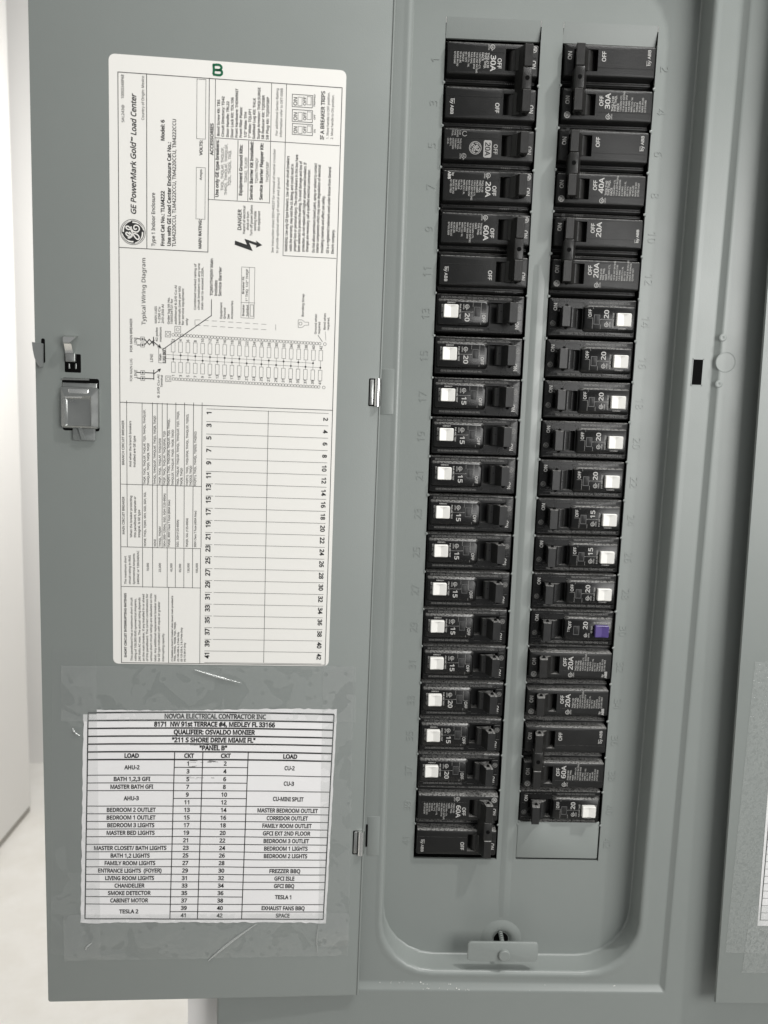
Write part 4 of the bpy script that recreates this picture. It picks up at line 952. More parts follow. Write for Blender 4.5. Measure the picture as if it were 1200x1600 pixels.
mb = MB(); pad(mb, -7.26, -6.78, -8.80, -8.66, -.09, -.155, .02, .03)
mb.tube([(-7.32, -.15, -8.86), (-6.93, -.15, -8.85)], .028, 8)
mb.build('handle_bar', 'chrome', door, loc=LC, xf=DX)
mb = MB(); pad(mb, -7.19, -6.68, -9.86, -9.50, .0, -.075, .02, .02)
mb.loft([[(-7.05, -.07, -9.52), (-6.96, -.07, -9.52), (-6.96, -.14, -9.52), (-7.05, -.14, -9.52)], [(-6.98, -.07, -9.84), (-6.89, -.07, -9.84), (-6.89, -.10, -9.84), (-6.98, -.10, -9.84)]])
mb.build('latch_tab', 'greyplastic', door, loc=LC, xf=DX)

# ================================================================== printed label on the door
LS0, LZ0 = 6.316, -15.294          # left and bottom edge of the label on the door
LBL = W(*D(LS0 - LABEL_W / 2, LZ0))
label_t = thing('wiring_label', LBL, 'tall white printed wiring diagram label with blank circuit rows stuck on open grey door', 'label')
lm = lambda h: (lambda x, y: D(LS0 - x, LZ0 + y, h))
mb = MB()
mb.loft([rr(0, LABEL_W, 0, LABEL_H, .13, -.001, 4), rr(0, LABEL_W, 0, LABEL_H, .13, -.006, 4)], cap0=False)
mb.build('sheet', 'label', label_t, loc=LBL, smooth=0, xf=lambda x, y, z: D(LS0 - x, LZ0 + z, -y))
pk, pg = Print(), Print()
for txt, x, y, ln, h, st in LABEL_TEXT:
    (pg if (st == 't' and h < .07) else pk).text(txt, x, y, h, ln, d=(0, 1), u=(-1, 0), style=st)
for x0, y0, x1, y1, w in LABEL_LINES:
    (pg if w < .009 else pk).line(x0, y0, x1, y1, w)
for x, y, r in LABEL_CIRCLES:
    pg.ring(x, y, r, .008, 12)
for k, (ox, oy, ex, ey) in enumerate(BREAKER_PAIRS):
    for cx, cy in ((ox, oy), (ex, ey)):
        pg.rect(cx - .043, cy - .12, cx + .043, cy + .12, .007)
    pg.line(ox, oy + .12, ex, ey - .12, .006)
    bus = BUS_LINES[1 if k % 2 == 0 else 0]
    t = (ox - bus[0]) / (bus[2] - bus[0])
    pk.disc(ox, bus[1] + t * (bus[3] - bus[1]), .022, 10)
    pg.text(str(2 * k + 1), ox + .03, oy - .215, .06, d=(0, 1), u=(-1, 0), align='l')
    pg.text(str(2 * k + 2), ex + .03, ey + .135, .06, d=(0, 1), u=(-1, 0), align='l')
for b in BUS_LINES:
    pg.line(*b, .006)
ox, oy, ox2, oy2 = ROW_NUMBERS['odd']; ex, ey, ex2, ey2 = ROW_NUMBERS['even']
gx0, gy0, gx1, gy1, hx0, hy0, hx1, hy1 = ROW_GRID
for k in range(21):
    t = k / 20
    pk.text(str(2 * k + 1), ox, oy + (oy2 - oy) * t, .105, d=(0, 1), u=(-1, 0), style='b', align='c')
    pk.text(str(2 * k + 2), (ex + ex2) / 2, ey + (ey2 - ey) * t, .100, d=(0, -1), u=(1, 0), style='b', align='c')
for k in range(22):
    t = k / 21
    ya = gy0 + (hy0 - gy0) * t; yb = gy1 + (hy1 - gy1) * t
    y = (ya + yb) / 2
    brk = 2.36 + .02 * random.random()
    pk.line(gx0, y, brk, y, .008); pk.line(brk + (.05 if 5 < k < 20 else .0), y, gx1, y, .008)
pk.poly(BOLT)
lx, ly = LOGO_AT
white = Print()
pk.ring(lx, ly, .278, .010, 40)
pk.disc(lx, ly, .255, 36)
monogram(white, lx, ly, .255, 0, .028)
pk.build('print', 'ink', label_t, lm(.0095), LBL)
pg.build('fine_print', 'inkgrey', label_t, lm(.0093), LBL)
white.build('emblem', 'label', label_t, lm(.0125), LBL)
mk = Print()
mx, my = MARK_AT
for st in ([(-.10, .12), (-.09, .0), (-.10, -.11)], [(-.12, .11), (.05, .12), (.11, .06), (.05, .0), (-.07, .0)], [(-.03, .0), (.10, -.01), (.12, -.08), (.06, -.12), (-.11, -.11)]):
    mk.stroke([(mx + a * .85, my + b * .9) for a, b in st], .05)
tag(mk.build('marker_letter', 'inkgreen', label_t, lm(.010), LBL), 'green handwritten letter B')

# ================================================================== circuit directory taped to the door
TQ = [(6.926, -16.536), (.869, -16.537), (.985, -22.176), (7.068, -22.071)]      # table corners on the door


def table(u, v):
    """u, v in 0..1 from the top left of the printed table -> (s, z) on the door"""
    a = [TQ[0][i] * (1 - u) + TQ[1][i] * u for i in (0, 1)]
    b = [TQ[3][i] * (1 - u) + TQ[2][i] * u for i in (0, 1)]
    s, z = (a[0] * (1 - v) + b[0] * v, a[1] * (1 - v) + b[1] * v)
    z += .035 * math.sin(u * 3.1) * (1 - v) * 1.0 - .02 * (1 - v)
    return s, z


def paper_h(s, z):
    return .010 + .006 * math.sin(s * 1.7 + .4) * math.sin(z * 1.3) + .003 * math.sin(s * 4.1 + z * 2.3)


DIRL = W(*D(4.0, -22.25))
direc = thing('circuit_directory', DIRL, 'white typed circuit directory sheet headed PANEL B taped under the printed label', 'paper')
mb = MB()
NU, NV = 60, 44
idx = {}
for j in range(NV + 1):
    for i in range(NU + 1):
        u, v = i / NU, j / NV
        jit = random.uniform(-1, 1)
        uu = -.018 + u * 1.030; vv = -.016 + v * 1.034
        if i == 0: uu += .002 * jit
        if i == NU: uu += .0012 * jit
        if j == 0: vv += .0025 * jit + .008 * math.sin(u * 5)
        if j == NV: vv += .0035 * jit + (.004 if u < .25 else 0)
        s, z = table(uu, vv)
        idx[i, j] = len(mb.v); mb.v.append(D(s, z, paper_h(s, z)))
for j in range(NV):
    for i in range(NU):
        if (i < 2 and j == 0) or (i == 2 and j == 0):
            continue
        mb.f.append((idx[i, j], idx[i + 1, j], idx[i + 1, j + 1], idx[i, j + 1]))
mb.build('sheet', 'paper', direc, loc=DIRL, smooth=60)
pr = Print()
CU = [0, .351, .466, .652, 1]
ROWV = [k / 27 for k in range(28)]
def hl(v, a, b, w):
    n = 12
    for i in range(n):
        ua, ub = a + (b - a) * i / n, a + (b - a) * (i + 1) / n
        pr.add([(ua, v - w), (ub, v - w), (ub, v + w), (ua, v + w)], [(0, 1, 2, 3)])
def vl(u, a, b, w):
    n = 12
    for i in range(n):
        va, vb = a + (b - a) * i / n, a + (b - a) * (i + 1) / n
        pr.add([(u - w, va), (u + w, va), (u + w, vb), (u - w, vb)], [(0, 1, 2, 3)])
for k in range(7):
    hl(ROWV[k], 0, 1, .0034 if k else .0036)
hl(1, 0, 1, .0028); vl(0, 0, 1, .0024); vl(1, 0, 1, .0024)
for u in CU[1:4]:
    vl(u, ROWV[5], 1, .0018)
LEFT = {0: (2, 'AHU-2', 58), 2: (1, 'BATH 1,2,3 GFI', 142), 3: (1, 'MASTER BATH GFI', 166), 4: (2, 'AHU-3', 58), 6: (1, 'BEDROOM 2 OUTLET', 190), 7: (1, 'BEDROOM 1 OUTLET', 190),
        8: (1, 'BEDROOM 3 LIGHTS', 184), 9: (1, 'MASTER BED LIGHTS', 188), 10: (1, '', 0), 11: (1, 'MASTER CLOSET/ BATH LIGHTS', 283), 12: (1, 'BATH 1,2 LIGHTS', 154), 13: (1, 'FAMILY ROOM LIGHTS', 199),
        14: (1, 'ENTRANCE LIGHTS  (FOYER)', 249), 15: (1, 'LIVING ROOM LIGHTS', 192), 16: (1, 'CHANDELIER', 117), 17: (1, 'SMOKE DETECTOR', 167), 18: (1, 'CABINET MOTOR', 148), 19: (2, 'TESLA 2', 75)}
RIGHT = {0: (2, 'CU-2', 41), 2: (2, 'CU-3', 42), 4: (2, 'CU-MINI SPLIT', 122), 6: (1, 'MASTER BEDROOM OUTLET', 242), 7: (1, 'CORRIDOR OUTLET', 165), 8: (1, 'FAMILY ROOM OUTLET', 198), 9: (1, 'GFCI EXT 2ND FLOOR', 190),
         10: (1, 'BEDROOM 3 OUTLET', 183), 11: (1, 'BEDROOM 1 LIGHTS', 176), 12: (1, 'BEDROOM 2 LIGHTS', 176), 13: (1, '', 0), 14: (1, 'FREZZER BBQ', 126), 15: (1, 'GFCI ISLE', 82), 16: (1, 'GFCI BBQ', 83), 17: (2, 'TESLA 1', 69),
         19: (1, 'EXHAUST FANS BBQ', 176), 20: (1, 'SPACE', 57)}
UX = 1 / 952.0      # one reading unit along u
HV = .0185          # capital height along v
def cell(txt, u, v, w, style, hv=HV):
    if txt:
        pr.text(txt, u, v + hv / 2, hv, length=w, d=(1, 0), u=(0, -1), style=style, align='c')
for side_items, ua, ub, uc in ((LEFT, CU[0], CU[1], .18), (RIGHT, CU[3], CU[4], .826)):
    for r, (n, txt, wpx) in side_items.items():
        hl(ROWV[6 + r + n], ua, ub, .0018)
        cell(txt, uc, (ROWV[6 + r] + ROWV[6 + r + n]) / 2, wpx * UX, 'b')
for r in range(21):
    hl(ROWV[7 + r], CU[1], CU[3], .0018)
    for u, n in ((.408, 2 * r + 1), (.559, 2 * r + 2)):
        s = str(n)
        cell(s, u, (ROWV[6 + r] + ROWV[7 + r]) / 2, .0125 * len(s), 'b', .0185)
for k, (txt, uc, wpx) in enumerate((('NOVOA ELECTRICAL CONTRACTOR INC', .512, 394), ('8171  NW 91st TERRACE #4, MEDLEY FL 33166', .511, 469), ('QUALIFIER: OSVALDO MONIER', .510, 315), ('"211 S SHORE DRIVE MIAMI FL"', .509, 325), ('"PANEL B"', .508, 108))):
    cell(txt, uc, (ROWV[k] + ROWV[k + 1]) / 2, wpx * UX, 'x', .0205)
for txt, uc, wpx in (('LOAD', .177, 57), ('CKT', .41, 38), ('CKT', .56, 38), ('LOAD', .826, 57)):
    cell(txt, uc, (ROWV[5] + ROWV[6]) / 2, wpx * UX, 'x', .0190)
def onpaper(u, v):
    s, z = table(u, v)
    return D(s, z, paper_h(s, z) + .004)
pr.build('print', 'ink', direc, onpaper, DIRL)
sm = Print()        # smeared ink near the middle heading
for i in range(26):
    u = random.uniform(.40, .51); v = random.choice([.155, .23, .255, .31]) + random.uniform(-.006, .006)
    sm.line(u, v, u + random.uniform(.01, .03), v + random.uniform(-.002, .002), random.uniform(.0008, .002))
sm.build('ink_smear', 'inkgrey', direc, onpaper, DIRL)


def tape(parent, loc, poly, mapf, m, name='tape_strip', n=14, teeth=()):
    """a strip given by 4 corners (s, z): clockwise from top left; teeth = sides with a serrated cut"""
    mb = MB()
    k = 40
    idx = {}
    for j in range(n + 1):
        for i in range(k + 1):
            u, v = i / k, j / n
            s = (poly[0][0] * (1 - u) + poly[1][0] * u) * (1 - v) + (poly[3][0] * (1 - u) + poly[2][0] * u) * v
            z = (poly[0][1] * (1 - u) + poly[1][1] * u) * (1 - v) + (poly[3][1] * (1 - u) + poly[2][1] * u) * v
            if (i == 0 and 'l' in teeth) or (i == k and 'r' in teeth):
                s += .02 * (j % 2)
            if (j == 0 and 't' in teeth) or (j == n and 'b' in teeth):
                z += .02 * (i % 2)
            idx[i, j] = len(mb.v); mb.v.append(mapf(s, z))
    for j in range(n):
        for i in range(k):
            mb.f.append((idx[i, j], idx[i + 1, j], idx[i + 1, j + 1], idx[i, j + 1]))
    return mb.build(name, m, parent, loc=loc, smooth=60)


over = lambda e: (lambda s, z: D(s, z, paper_h(s, z) + e))
tape(direc, DIRL, [(7.76, -14.93), (6.72, -14.95), (6.68, -23.24), (7.93, -23.04)], over(.008), 'tape_calm', n=60, teeth='b')
tape(direc, DIRL, [(7.55, -15.36), (.36, -15.31), (.32, -16.75), (7.58, -16.78)], over(.010), 'tape')
tape(direc, DIRL, [(1.18, -15.27), (.41, -15.27), (.275, -22.96), (1.10, -22.94)], over(.012), 'tape', n=60, teeth='r')
tape(direc, DIRL, [(7.6, -21.95), (.33, -22.0), (.31, -23.22), (7.6, -23.25)], over(.014), 'tape', teeth='b')
# ridges where the film has folded on itself
for a, b, w in (((2.72, -22.28), (3.95, -23.30), .035), ((3.2, -15.75), (4.35, -15.42), .03), ((1.09, -22.25), (1.09, -23.2), .011), ((7.3, -16.95), (7.12, -17.15), .03), ((6.9, -22.75), (7.05, -22.95), .03)):
    pts = []; mb = MB()
    for i in range(9):
        t = i / 8
        s = a[0] * (1 - t) + b[0] * t + .05 * math.sin(t * 3.1); z = a[1] * (1 - t) + b[1] * t
        pts.append(D(s, z, paper_h(s, z) + .018))
    mb.tube(pts, [w * max(.15, math.sin(.25 + 2.6 * i / 8)) for i in range(9)], 6)
    mb.build('tape_fold', 'crease', direc, loc=DIRL, smooth=80)

# toothed cut edges of the tape standing off the paint
def toothed_edge(a, b, step=.052):
    mb = MB(); L = math.hypot(b[0] - a[0], b[1] - a[1]); n = int(L / step)
    for i in range(n):
        t = (i + random.uniform(.3, .7)) / n
        s = a[0] * (1 - t) + b[0] * t; z = a[1] * (1 - t) + b[1] * t
        w = random.uniform(.007, .014)
        mb.add([D(s - w, z - w * .6, .018), D(s + w, z - w * .6, .018), D(s + w * .4, z + w, .03), D(s - w * .4, z + w, .03)], [(0, 1, 2, 3)])
    o = mb.build('toothed_edge', 'crease', direc, loc=DIRL, smooth=0)
    o['kind'] = 'stuff'


for a, b in (((1.95, -15.47), (.36, -15.43)), ((.30, -21.35), (.31, -22.9)), ((1.8, -22.88), (.29, -22.96)), ((7.55, -22.87), (6.05, -23.02)), ((2.4, -23.22), (.33, -23.2))):
    toothed_edge(a, b)

# ================================================================== neighbouring panel, its door swung across from the right
ND = W(11, -1.35, -24.2)
neighbour = thing('neighbour_panel', ND, 'grey door of the neighbouring panel, its edge overlapping the right side', 'panel door')
mb = MB()
zb, zt = -24.2, 3.6
lx = lambda z: 7.532 - z * .0219
rings = []
for y, ins in ((-1.27, 0), (-1.335, 0), (-1.347, .006), (-1.35, .02)):
    rings.append([(lx(zb) + ins, y, zb + ins), (15.4 - ins, y, zb + ins), (15.4 - ins, y, zt - ins), (lx(zt) + ins, y, zt - ins)])
mb.loft(rings)
mb.build('door', 'paint', neighbour, loc=ND)
mb = MB().loft([rr(15.3, 28, -25.9, 4.9, .06, -.12, 3), rr(15.3, 28, -25.9, 4.9, .06, -.78, 3), rr(15.35, 27.95, -25.85, 4.85, .06, -.80, 3)])
mb.build('cover', 'paint', neighbour, loc=ND)
mb = MB().box(15.32, 15.5, -1.29, -.78, -23.6, 3.4)
mb.build('hinge_strip', 'paint', neighbour, loc=ND)
NS = W(9.2, -1.36, -22)
ns = thing('directory_sheet', NS, 'narrow slice of a ruled white sheet taped to the right-hand door', 'paper')
nmap = lambda e: (lambda x, z: (x, -1.35 - e, z))
mb = MB(); q = [(8.83, -15.9), (14.0, -15.9), (14.1, -21.99), (8.967, -21.95)]
mb.add([nmap(.010)(*p) for p in q], [(0, 1, 2, 3)])
mb.build('sheet', 'paper', ns, loc=NS, smooth=0)
pr = Print()
gx = lambda z: 9.027 - (z + 21.786) * .015
for i in range(28):
    z = -21.786 + i * .205
    pr.line(gx(z), z, 13.8, z - .03, .016 if i in (0, 27) else .010)
pr.line(gx(-21.786), -21.786, gx(-16.25), -16.25, .026)
pr.line(11.0, -21.786, 10.95, -16.25, .010)
pr.build('print', 'ink', ns, nmap(.014), NS)
tape(ns, NS, [(8.22, -14.8), (9.35, -14.8), (9.4, -22.75), (8.188, -22.73)], nmap(.018), 'tape_frost', n=50, teeth='b')
tape(ns, NS, [(8.735, -21.39), (14.2, -21.4), (14.2, -23.3), (8.667, -23.29)], nmap(.024), 'tape_frost', teeth='l')

# ================================================================== circuit breakers
# local frame of one pole: x from the outer end (0) to the inner, ON end (2.29); z across; -y out of the face
DN, RT = (0, -1), (1, 0)       # lettering runs down the face, its tops towards the ON end
MESH = {}


def part(key, builder, name, m, parent, smooth=38, z=0.0):
    """one shared mesh per key, one object per use"""
    if key not in MESH:
        o = builder().build(name, m, parent, smooth=smooth)
        MESH[key] = o.data
    else:
        o = bpy.data.objects.new(name, MESH[key]); COL.objects.link(o); o.parent = parent
    o.location = (0, 0, z * S)
    return o


def pprint(key, fill, name, m, parent, y, z=0.0):
    if key not in MESH:
        pr = Print(); fill(pr)
        o = pr.build(name, m, parent, lambda a, b: (a, y, b))
        MESH[key] = o.data
    else:
        o = bpy.data.objects.new(name, MESH[key]); COL.objects.link(o); o.parent = parent
    o.location = (0, 0, z * S)
    return o


def std_case(b0=-.355, b1=.355):
    def f():
        mb = MB()
        pad(mb, .03, 2.26, -.488, .488, 1.1, .19, .03, .03)
        for s in (-1, 1):
            pad(mb, .05, 2.24, s * .43 - .035, s * .43 + .035, .22, .145, .02, .02)
        mb.loft([rr(.06, 2.24, b0 - .012, b1 + .012, .035, .20, 2), rr(.07, 2.235, b0, b1, .035, -.085, 2), rr(.08, 2.225, b0 + .012, b1 - .012, .03, -.11, 2),
                 rr(.10, 2.21, b0 + .028, b1 - .028, .02, -.12, 2), rr(1.45, 2.03, -.245, .245, .012, -.12, 2), rr(1.46, 2.02, -.235, .235, .012, .16, 2)], cap1=True)
        mb.box(.085, 1.44, -.1245, -.119, .150, .158)          # mould line along the face
        mb.box(2.04, 2.20, -.1245, -.119, .06, .068)
        mb.box(1.95, 2.05, .13, .15, -.47, -.40)
        return mb
    return f


def drum_and_lever(top=-.45, b0=-.25, b1=.25, a0=1.85, a1=2.05):
    def f():
        mb = MB(); rings = []
        for i in range(11):           # barrel seen in the window
            t = math.radians(-160 + 150 * i / 10)
            rings.append((1.74 + .215 * math.cos(t), .085 + .215 * math.sin(t)))
        lo = b0 + .02; hi = b1 - .02
        mb.loft([[(a, y, lo) for a, y in rings], [(a, y, hi) for a, y in rings]])
        w = a1 - a0
        st = [(1.655, 1.90, .0, .012), (1.69, 1.955, -.14, .0), (a0 - .045, a1 - .025, top + .19, -.012), (a0 - .006, a1 - .003, top + .025, .004), (a0, a1 - .002, top + .012, .006), (a0 + .008, a1 - .010, top, .014)]
        mb.loft([rr(x0, x1, b0 + i, b1 - i, .006, y, 1) for x0, x1, y, i in st])
        return mb
    return f


def lock_hole(b, a=1.925, y=-.343, bm=0.0):
    def f():
        mb = MB(); n = 14
        mb.add([(a + .045 * math.cos(2 * math.pi * i / n), y + .045 * math.sin(2 * math.pi * i / n), b + (1 if b > bm else -1) * (.006 + .05 * math.sin(2 * math.pi * i / n))) for i in range(n)], [tuple(range(n))])
        return mb
    return f


def tie_bar():
    mb = MB()
    pad(mb, 1.825, 2.045, -.745, -.255, -.10, -.435, .015, .015)
    mb.loft([[(1.70, -.10, -1.20), (1.83, -.36, -1.20), (1.845, -.36, -1.20), (1.74, -.10, -1.20)], [(1.70, -.10, .20), (1.83, -.36, .20), (1.845, -.36, .20), (1.74, -.10, .20)]])
    return mb


def tie_hole():
    return MB().disc_y(1.94, -.4365, -.50, .055, 14)


def ul_mark(p, a, b, r=.052, w=.012):
    p.ring(a, b, r, w, 14)
    p.text('UL', a - .025, b + .035, .045, d=DN, u=RT, style='m')
    p.line(a - .01, b - r, a - .01, b - r - .03, .012)
    p.text('LISTED', a - .10, b + .055, .028, d=DN, u=RT)


def ge_mark(p, a, b, r=.07, w=.010):
    p.ring(a, b, r, w, 18)
    monogram(p, a, b, r * .88, math.pi, r * .12)


SPEC = {'30A': ['THQL2130', 'TYPE THQL', 'HACR', '120/240V~CTL', '10 kA INT RATING', 'MAX RMS SYM', '14-8 AWG', 'WIRE CU / AL', '60 / 75°C', 'TORQUE', '30 IN-LBS', 'MADE IN DO', 'G1210 640'],
        '40A': ['THQL2140', 'TYPE THQL', 'HACR', '120/240V~CTL', '10 kA INT RATING', 'MAX RMS SYM', '8-2 AWG', 'WIRE CU / AL', '60 / 75°C', 'TORQUE', '40 IN-LBS', 'MADE IN DO', 'G1290 SA29'],
        '60A': ['THQL2160', 'TYPE THQL', 'HACR', '120/240V~CTL', '10 kA INT RATING', 'MAX RMS SYM', '8-2 AWG', 'WIRE CU / AL', '60 / 75°C', 'TORQUE', '45 IN-LBS', 'MADE IN DO', 'G7120 3209'],
        '20A': ['THQL1120', 'TYPE THQL', 'HACR SWD', '120/240V~CTL', '10 kA INT RATING', 'MAX RMS SYM', '14-8 AWG', 'WIRE CU / AL', '60 / 75°C', 'TORQUE', '30 IN-LBS', 'MADE IN DO', 'G1190 7003'],
        '20B': ['THQL2120', 'TYPE THQL', 'HACR', '120/240V~CTL', 'WITH', '10 kA INT RATING', 'MAX RMS SYM', '14-8 AWG', 'WIRE CU / AL', '60 / 75°C', 'TORQUE 30 IN-LBS', 'MADE IN BRAZIL', 'G2108 1021']}


def spec_block(p, amp, a1=1.035, step=.066, b=.135, h=.040):
    for i, s in enumerate(SPEC[amp]):
        hh = h * (1.25 if i < 3 and amp in ('30A', '40A') else 1)
        p.text(s, a1 - i * step - hh / 2, b, hh, d=DN, u=RT, style='r' if i < 3 else 't')


def std_print(amp, kind):
    def f(p):
        p.text('OFF', 1.265, -.09, .092, d=DN, u=RT, style='m', align='c')
        p.text('ON', 2.085, -.09, .092, d=DN, u=RT, style='m', align='c')
        if kind == 'main':
            p.text(amp.replace('B', 'A'), 1.10, -.09, .118, .36, d=DN, u=RT, style='m', align='c')
            ul_mark(p, 1.13, .265)
            spec_block(p, amp)
            ge_mark(p, 2.12, .25)
        elif kind == 'single':
            p.text(amp, 1.10, -.06, .118, .36, d=DN, u=RT, style='m', align='c')
            ul_mark(p, 1.15, .26)
            spec_block(p, amp, 1.02, .064, .14)
            ge_mark(p, 2.12, .25)
            p.text('by', .27, .30, .05, d=DN, u=RT, style='m'); p.text('ABB', .175, .32, .065, d=DN, u=RT, style='b')
        elif kind == 'old':
            p.poly([(x, z) for x, _, z in rr(1.02, 1.215, -.29, .11, .04, 0, 4)])
            ge_mark(p, .82, -.075, .145, .014)
            p.ring(.55, .24, .055, .012, 14, 30, 330); ul_mark(p, .55, -.27, .055, .010)
            for i, (s, b) in enumerate((('THQL1120', .13), ('TYPE THQL', .13), ('120/240V~', .13), ('HACR SWD', .13), ('60/75°C', .13), ('CU-AL', .13))):
                p.text(s, .44 - i * .06, b, .036, d=DN, u=RT)
            for i, s in enumerate(('CUR', 'RATED', 'TYPE', 'THQL')):
                p.text(s, .42 - i * .06, .31, .036, d=DN, u=RT)
        elif kind == 'second':
            p.text('by ABB', .19, .08, .072, .36, d=DN, u=RT, style='r'); p.line(.275, .08, .275, -.03, .010)
        elif kind == 'second20':
            p.text('20A', 1.10, -.06, .118, .36, d=DN, u=RT, style='m', align='c')
            p.text('by ABB', .165, .22, .06, .32, d=DN, u=RT, style='b'); p.line(.25, .22, .25, .14, .010)
    return f


def ratings(p):       # raised-looking marks on the lower shoulder by the handle
    p.text('7 0 9 0 7', 1.50, -.46, .035, .24, d=(1, 0), u=(0, 1))


def pole(root, z, amp, kind, tag_):
    b0 = -.33 if amp == '20B' else -.355
    part('std_case' + str(b0), std_case(b0, .355), 'case', 'plastic', root, z=z)
    h = part('std_handle', drum_and_lever(), 'handle', 'handle', root, smooth=22, z=z)
    pprint('std_print' + amp + kind, std_print(amp, kind), 'print', 'grey_print' if kind == 'old' else 'white_print', root, -.1262, z)
    if kind == 'old':
        pprint('boxed', lambda p: p.text('20A', 1.06, -.09, .12, .31, d=DN, u=RT, style='m', align='c'), 'boxed_rating', 'plastic', root, -.1285, z)
    pprint('std_mark', ratings, 'shoulder_mark', 'dim_print', root, .143, z)


WHERE = {'L': 'left', 'R': 'right'}


def place(col, r, name, label, group):
    zc = -(r + .5) + (OFFS[col][r] + OFFS[col][r + 1]) / 2 + .035
    jx, jy, jr = random.uniform(-.012, .012), random.uniform(-.012, .012), random.uniform(-.004, .004)
    if col == 'L':
        loc, rot = W(jx, jy, zc), (random.uniform(-.006, .006), jr, 0)
    else:
        loc, rot = W(2 * BW + BG + jx, jy, zc), (random.uniform(-.006, .006), math.pi + jr, 0)
    return thing(name, loc, label, 'circuit breaker', group, rot)


def single(col, r, amp, label, kind='single'):
    t = place(col, r, 'single_pole_breaker', label, 'black single-pole breakers')
    pole(t, 0, amp, kind, r)
    part('lock+', lock_hole(.2503), 'lock_hole', 'hole', t, 0)
    part('lock-', lock_hole(-.2503), 'lock_hole', 'hole', t, 0)


def double(col, r, amp, label, second='second'):
    """r = row of the pole that carries the ratings; the other pole is the next one along -z locally"""
    t = place(col, r, 'two_pole_breaker', label, 'black two-pole breakers')
    pole(t, 0, amp, 'main', r)
    pole(t, -1, amp, second, r)
    tb = part('tie', tie_bar, 'handle_tie', 'handle', t)
    part('tie_hole', tie_hole, 'tie_hole', 'hole', tb, 0)
    for key, b in (('dlock+', .2503), ('dlock-', -1.2503)):
        part(key, lock_hole(b), 'lock_hole', 'hole', t, 0)


# --- arc-fault breakers with a test button
def af_case():
    mb = MB()
    mb.loft([rr(.03, 2.25, -.455, .485, .03, 1.1, 2), rr(.03, 2.25, -.455, .485, .03, .085, 2), rr(.045, 2.235, -.445, .47, .03, .045, 2), rr(.065, 2.215, -.43, .445, .02, .03, 2),
             rr(1.385, 2.02, -.215, .305, .012, .03, 2), rr(1.395, 2.01, -.205, .295, .012, .22, 2)])
    # raised face, its sides sloping in to the handle well
    def ring(x0, x1, z0, z1, y, c):
        return [(x0, y, z0 + .03), (x0, y, z1 - .03), (x0 + .03, y, z1), (x1 - c, y, z1), (x1, y, z1 - c * .9), (x1, y, z0 + c * .9), (x1 - c, y, z0), (x0 + .03, y, z0)]
    mb.loft([ring(.07, 1.372, -.30, .36, .06, .04), ring(.075, 1.368, -.29, .35, -.005, .05), ring(.10, 1.34, -.262, .295, -.062, .09), ring(.115, 1.325, -.25, .278, -.072, .09)])
    # edge ribs
    for x0, x1, z0, z1 in ((.10, 2.19, .432, .444), (.10, 2.10, .36, .366), (.10, 1.38, -.325, -.318), (1.38, 1.387, -.37, -.318), (1.387, 2.12, -.372, -.365), (2.03, 2.04, .31, .43), (2.04, 2.19, .30, .308), (2.10, 2.19, -.10, -.094)):
        mb.box(x0, x1, .012, .04, z0, z1)
    return mb


def af_button():
    mb = MB()
    a0, a1, b0, b1 = .212, .572, -.112, .205
    r0 = rr(a0, a1, b0, b1, .03, -.05, 3)
    def prof(x):
        t = (x - a0) / (a1 - a0)
        return -.200 + .040 * (1 - abs(t - .5) / .5) + (.012 * t)
    ring = lambda ins, dy: [(x, prof(x) + dy, z) for x, _, z in rr(a0 + ins, a1 - ins, b0 + ins, b1 - ins, .03, 0, 3)]
    mb.loft([r0, ring(0, .02), ring(.014, .004)], cap0=False, cap1=False)
    z0, z1 = b0 + .014, b1 - .014
    xs = [a0 + .014, a0 + .10, .392, .48, a1 - .014]
    v = [(x, prof(x), z) for x in xs for z in (z0, z1)]
    mb.add(v, [(2 * i, 2 * i + 1, 2 * i + 3, 2 * i + 2) for i in range(4)])
    return mb


def af_window():
    mb = MB()
    for x0, x1, z0, z1 in ((.97, .985, -.065, .175), (1.11, 1.125, -.065, .175), (.985, 1.11, -.065, -.05), (.985, 1.11, .16, .175)):
        mb.box(x0, x1, -.084, -.07, z0, z1)
    return mb


def af_lens():
    mb = MB(); pad(mb, .987, 1.108, -.048, .158, -.06, -.078, .005, .004); return mb


def af_print(amp):
    def f(p):
        p.text(amp, .755, -.085, .112, .215, d=DN, u=RT, style='m', align='c')
        ul_mark(p, .80, .175, .048, .011)
        p.text('SER ARC TEST', .165, .215, .038, .33, d=DN, u=RT, style='r')
        p.text('PAR ARC TEST', .61, .235, .038, .36, d=DN, u=RT, style='r')
        p.text('OFF', 1.185, -.10, .078, .19, d=DN, u=RT, style='r', align='c')
        p.text('COMBO', .50, .275, .030, .20, d=(-1, 0), u=(0, -1))
        p.line(.94, .05, .97, .05, .006); p.line(.66, .045, .94, .045, .004)
        p.line(1.15, .28, 1.15, .02, .004); p.line(1.15, .02, 1.28, .02, .004); p.line(.945, .28, .945, .175, .004); p.line(1.15, -.25, 1.15, -.20, .004)
    return f


def gf_print(p):
    p.text('20', .755, -.085, .112, .215, d=DN, u=RT, style='m', align='c')
    ul_mark(p, .79, .19, .040, .010)
    p.text('GF TEST', .165, .10, .038, .20, d=DN, u=RT); p.text('GF TEST', .62, .12, .038, .20, d=DN, u=RT)
    p.text('OFF', 1.185, -.10, .078, .19, d=DN, u=RT, style='r', align='c')
    p.text('T W', 1.22, .10, .06, .12, d=DN, u=RT)
    p.text('SELF-TEST MONITORING GFCI', .60, -.145, .034, .45, d=(-1, 0), u=(0, -1))


def af_rail(p):
    p.text('ON', 2.04, -.235, .082, .19, d=DN, u=RT, style='m', align='c')


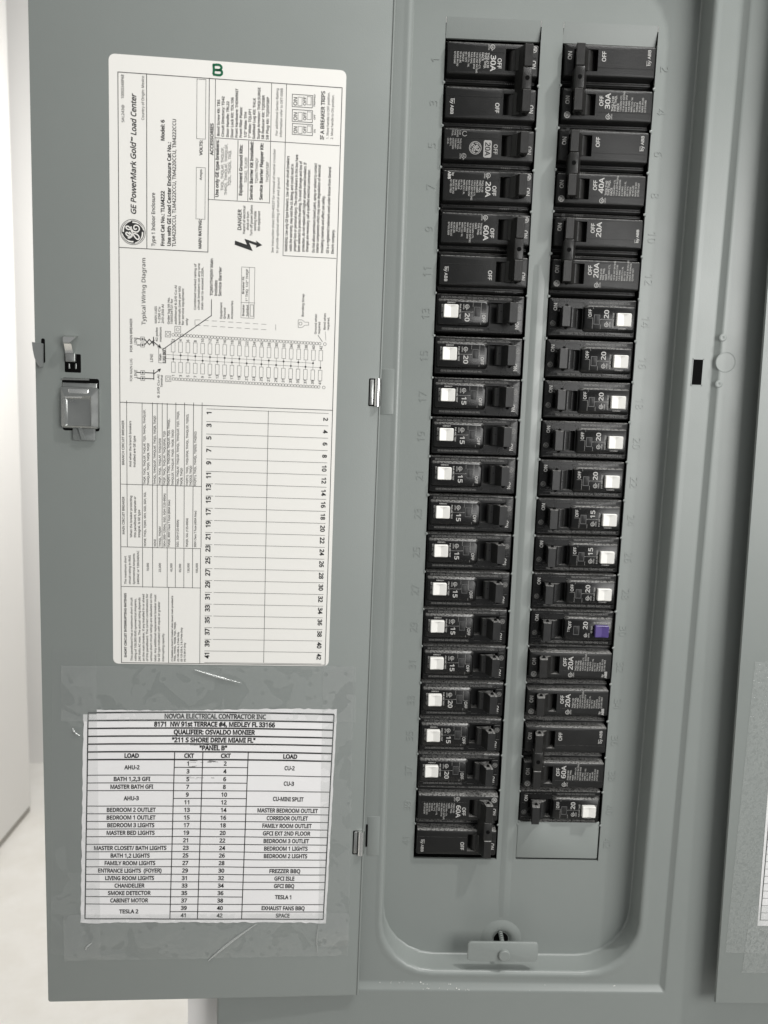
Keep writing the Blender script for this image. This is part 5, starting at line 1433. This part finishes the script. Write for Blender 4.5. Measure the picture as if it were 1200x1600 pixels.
def af_fine(num):
    def f(p):
        p.text('THQL%sAF2 TYPE THQL-AF2 HACR SWD CUAL 120/240V~60HZ G1218 MX' % num, 1.93, .425, .050, 1.78, d=(-1, 0), u=(0, -1))
        p.text('10kA INT RATING MAX RMS SYM MADE IN DO', 1.25, -.345, .046, 1.05, d=(-1, 0), u=(0, -1))
        ge_mark(p, 2.12, .17, .062, .009)
    return f


def arcfault(col, r, amp, label, purple=False):
    t = place(col, r, 'ground_fault_breaker' if purple else 'arc_fault_breaker', label, None if purple else 'black arc-fault breakers with white buttons')
    c = part('af_case', af_case, 'case', 'afci', t)
    h = part('af_handle', drum_and_lever(-.43, -.215, .285, 1.80, 2.0), 'handle', 'afhandle', t, smooth=22)
    part('aflock+', lock_hole(.2853, 1.875, -.323), 'lock_hole', 'hole', h, 0)
    part('aflock-', lock_hole(-.2153, 1.875, -.323), 'lock_hole', 'hole', h, 0)
    part('button_p' if purple else 'button', af_button, 'test_button', 'purple' if purple else 'button', t, smooth=25)
    w = part('af_win', af_window, 'indicator_frame', 'frame', t, 0)
    part('af_lens', af_lens, 'indicator_lens', 'dark_steel', w)
    if purple:
        pprint('gfp', gf_print, 'print', 'white_print', t, -.0735)
    else:
        pprint('afp' + amp, af_print(amp), 'print', 'white_print', t, -.0735)
    pprint('afrail', af_rail, 'on_mark', 'white_print', t, .0285)
    pprint('affine' + amp, af_fine('1120' if amp == '20' else '1115'), 'fine_print', 'dim_print', t, .0285)


double('L', 0, '30A', 'two-pole 30 amp black breaker with tied handles, topmost in left column')
single('L', 2, '20A', 'older single 20 amp breaker with round emblem and boxed rating, left column', 'old')
single('L', 3, '20A', 'single 20 amp black breaker without button, directly below the boxed-rating one')
double('L', 4, '60A', 'two-pole 60 amp breaker directly above the white buttons in left column')
ORD = ['first', 'second', 'third', 'fourth', 'fifth', 'sixth', 'seventh', 'eighth', 'ninth', 'tenth', 'eleventh', 'twelfth', 'thirteenth']
for i, a in enumerate(['20', '20', '15', '15', '15', '15', '15', '15', '15', '15', '20', '15', '20']):
    arcfault('L', 6 + i, a, '%s amp arc-fault breaker, %s white-button one from top of left column' % (a, ORD[i]))
double('L', 19, '60A', 'two-pole 60 amp breaker with tied handles at the bottom of left column')
double('R', 1, '30A', 'two-pole 30 amp breaker with tied handles, topmost in right column')
double('R', 3, '40A', 'two-pole 40 amp breaker with tied handles, second in right column')
double('R', 5, '20B', 'two-pole 20 amp breaker marked 20A on both poles, right column', 'second20')
for i, a in enumerate(['20', '20', '20', '20', '20', '15', '15', '20']):
    arcfault('R', 6 + i, a, '%s amp arc-fault breaker, %s white-button one from top of right column' % (a, ORD[i]))
arcfault('R', 14, '20', '20 amp ground-fault breaker with the only purple test button', True)
single('R', 15, '20A', 'single 20 amp breaker directly below the purple-button one in right column')
single('R', 16, '20A', 'second single 20 amp breaker below the purple-button one, right column')
double('R', 18, '60A', 'two-pole 60 amp breaker near the bottom of right column')
arcfault('R', 19, '20', '20 amp white-button breaker just above the blank plate, right column')
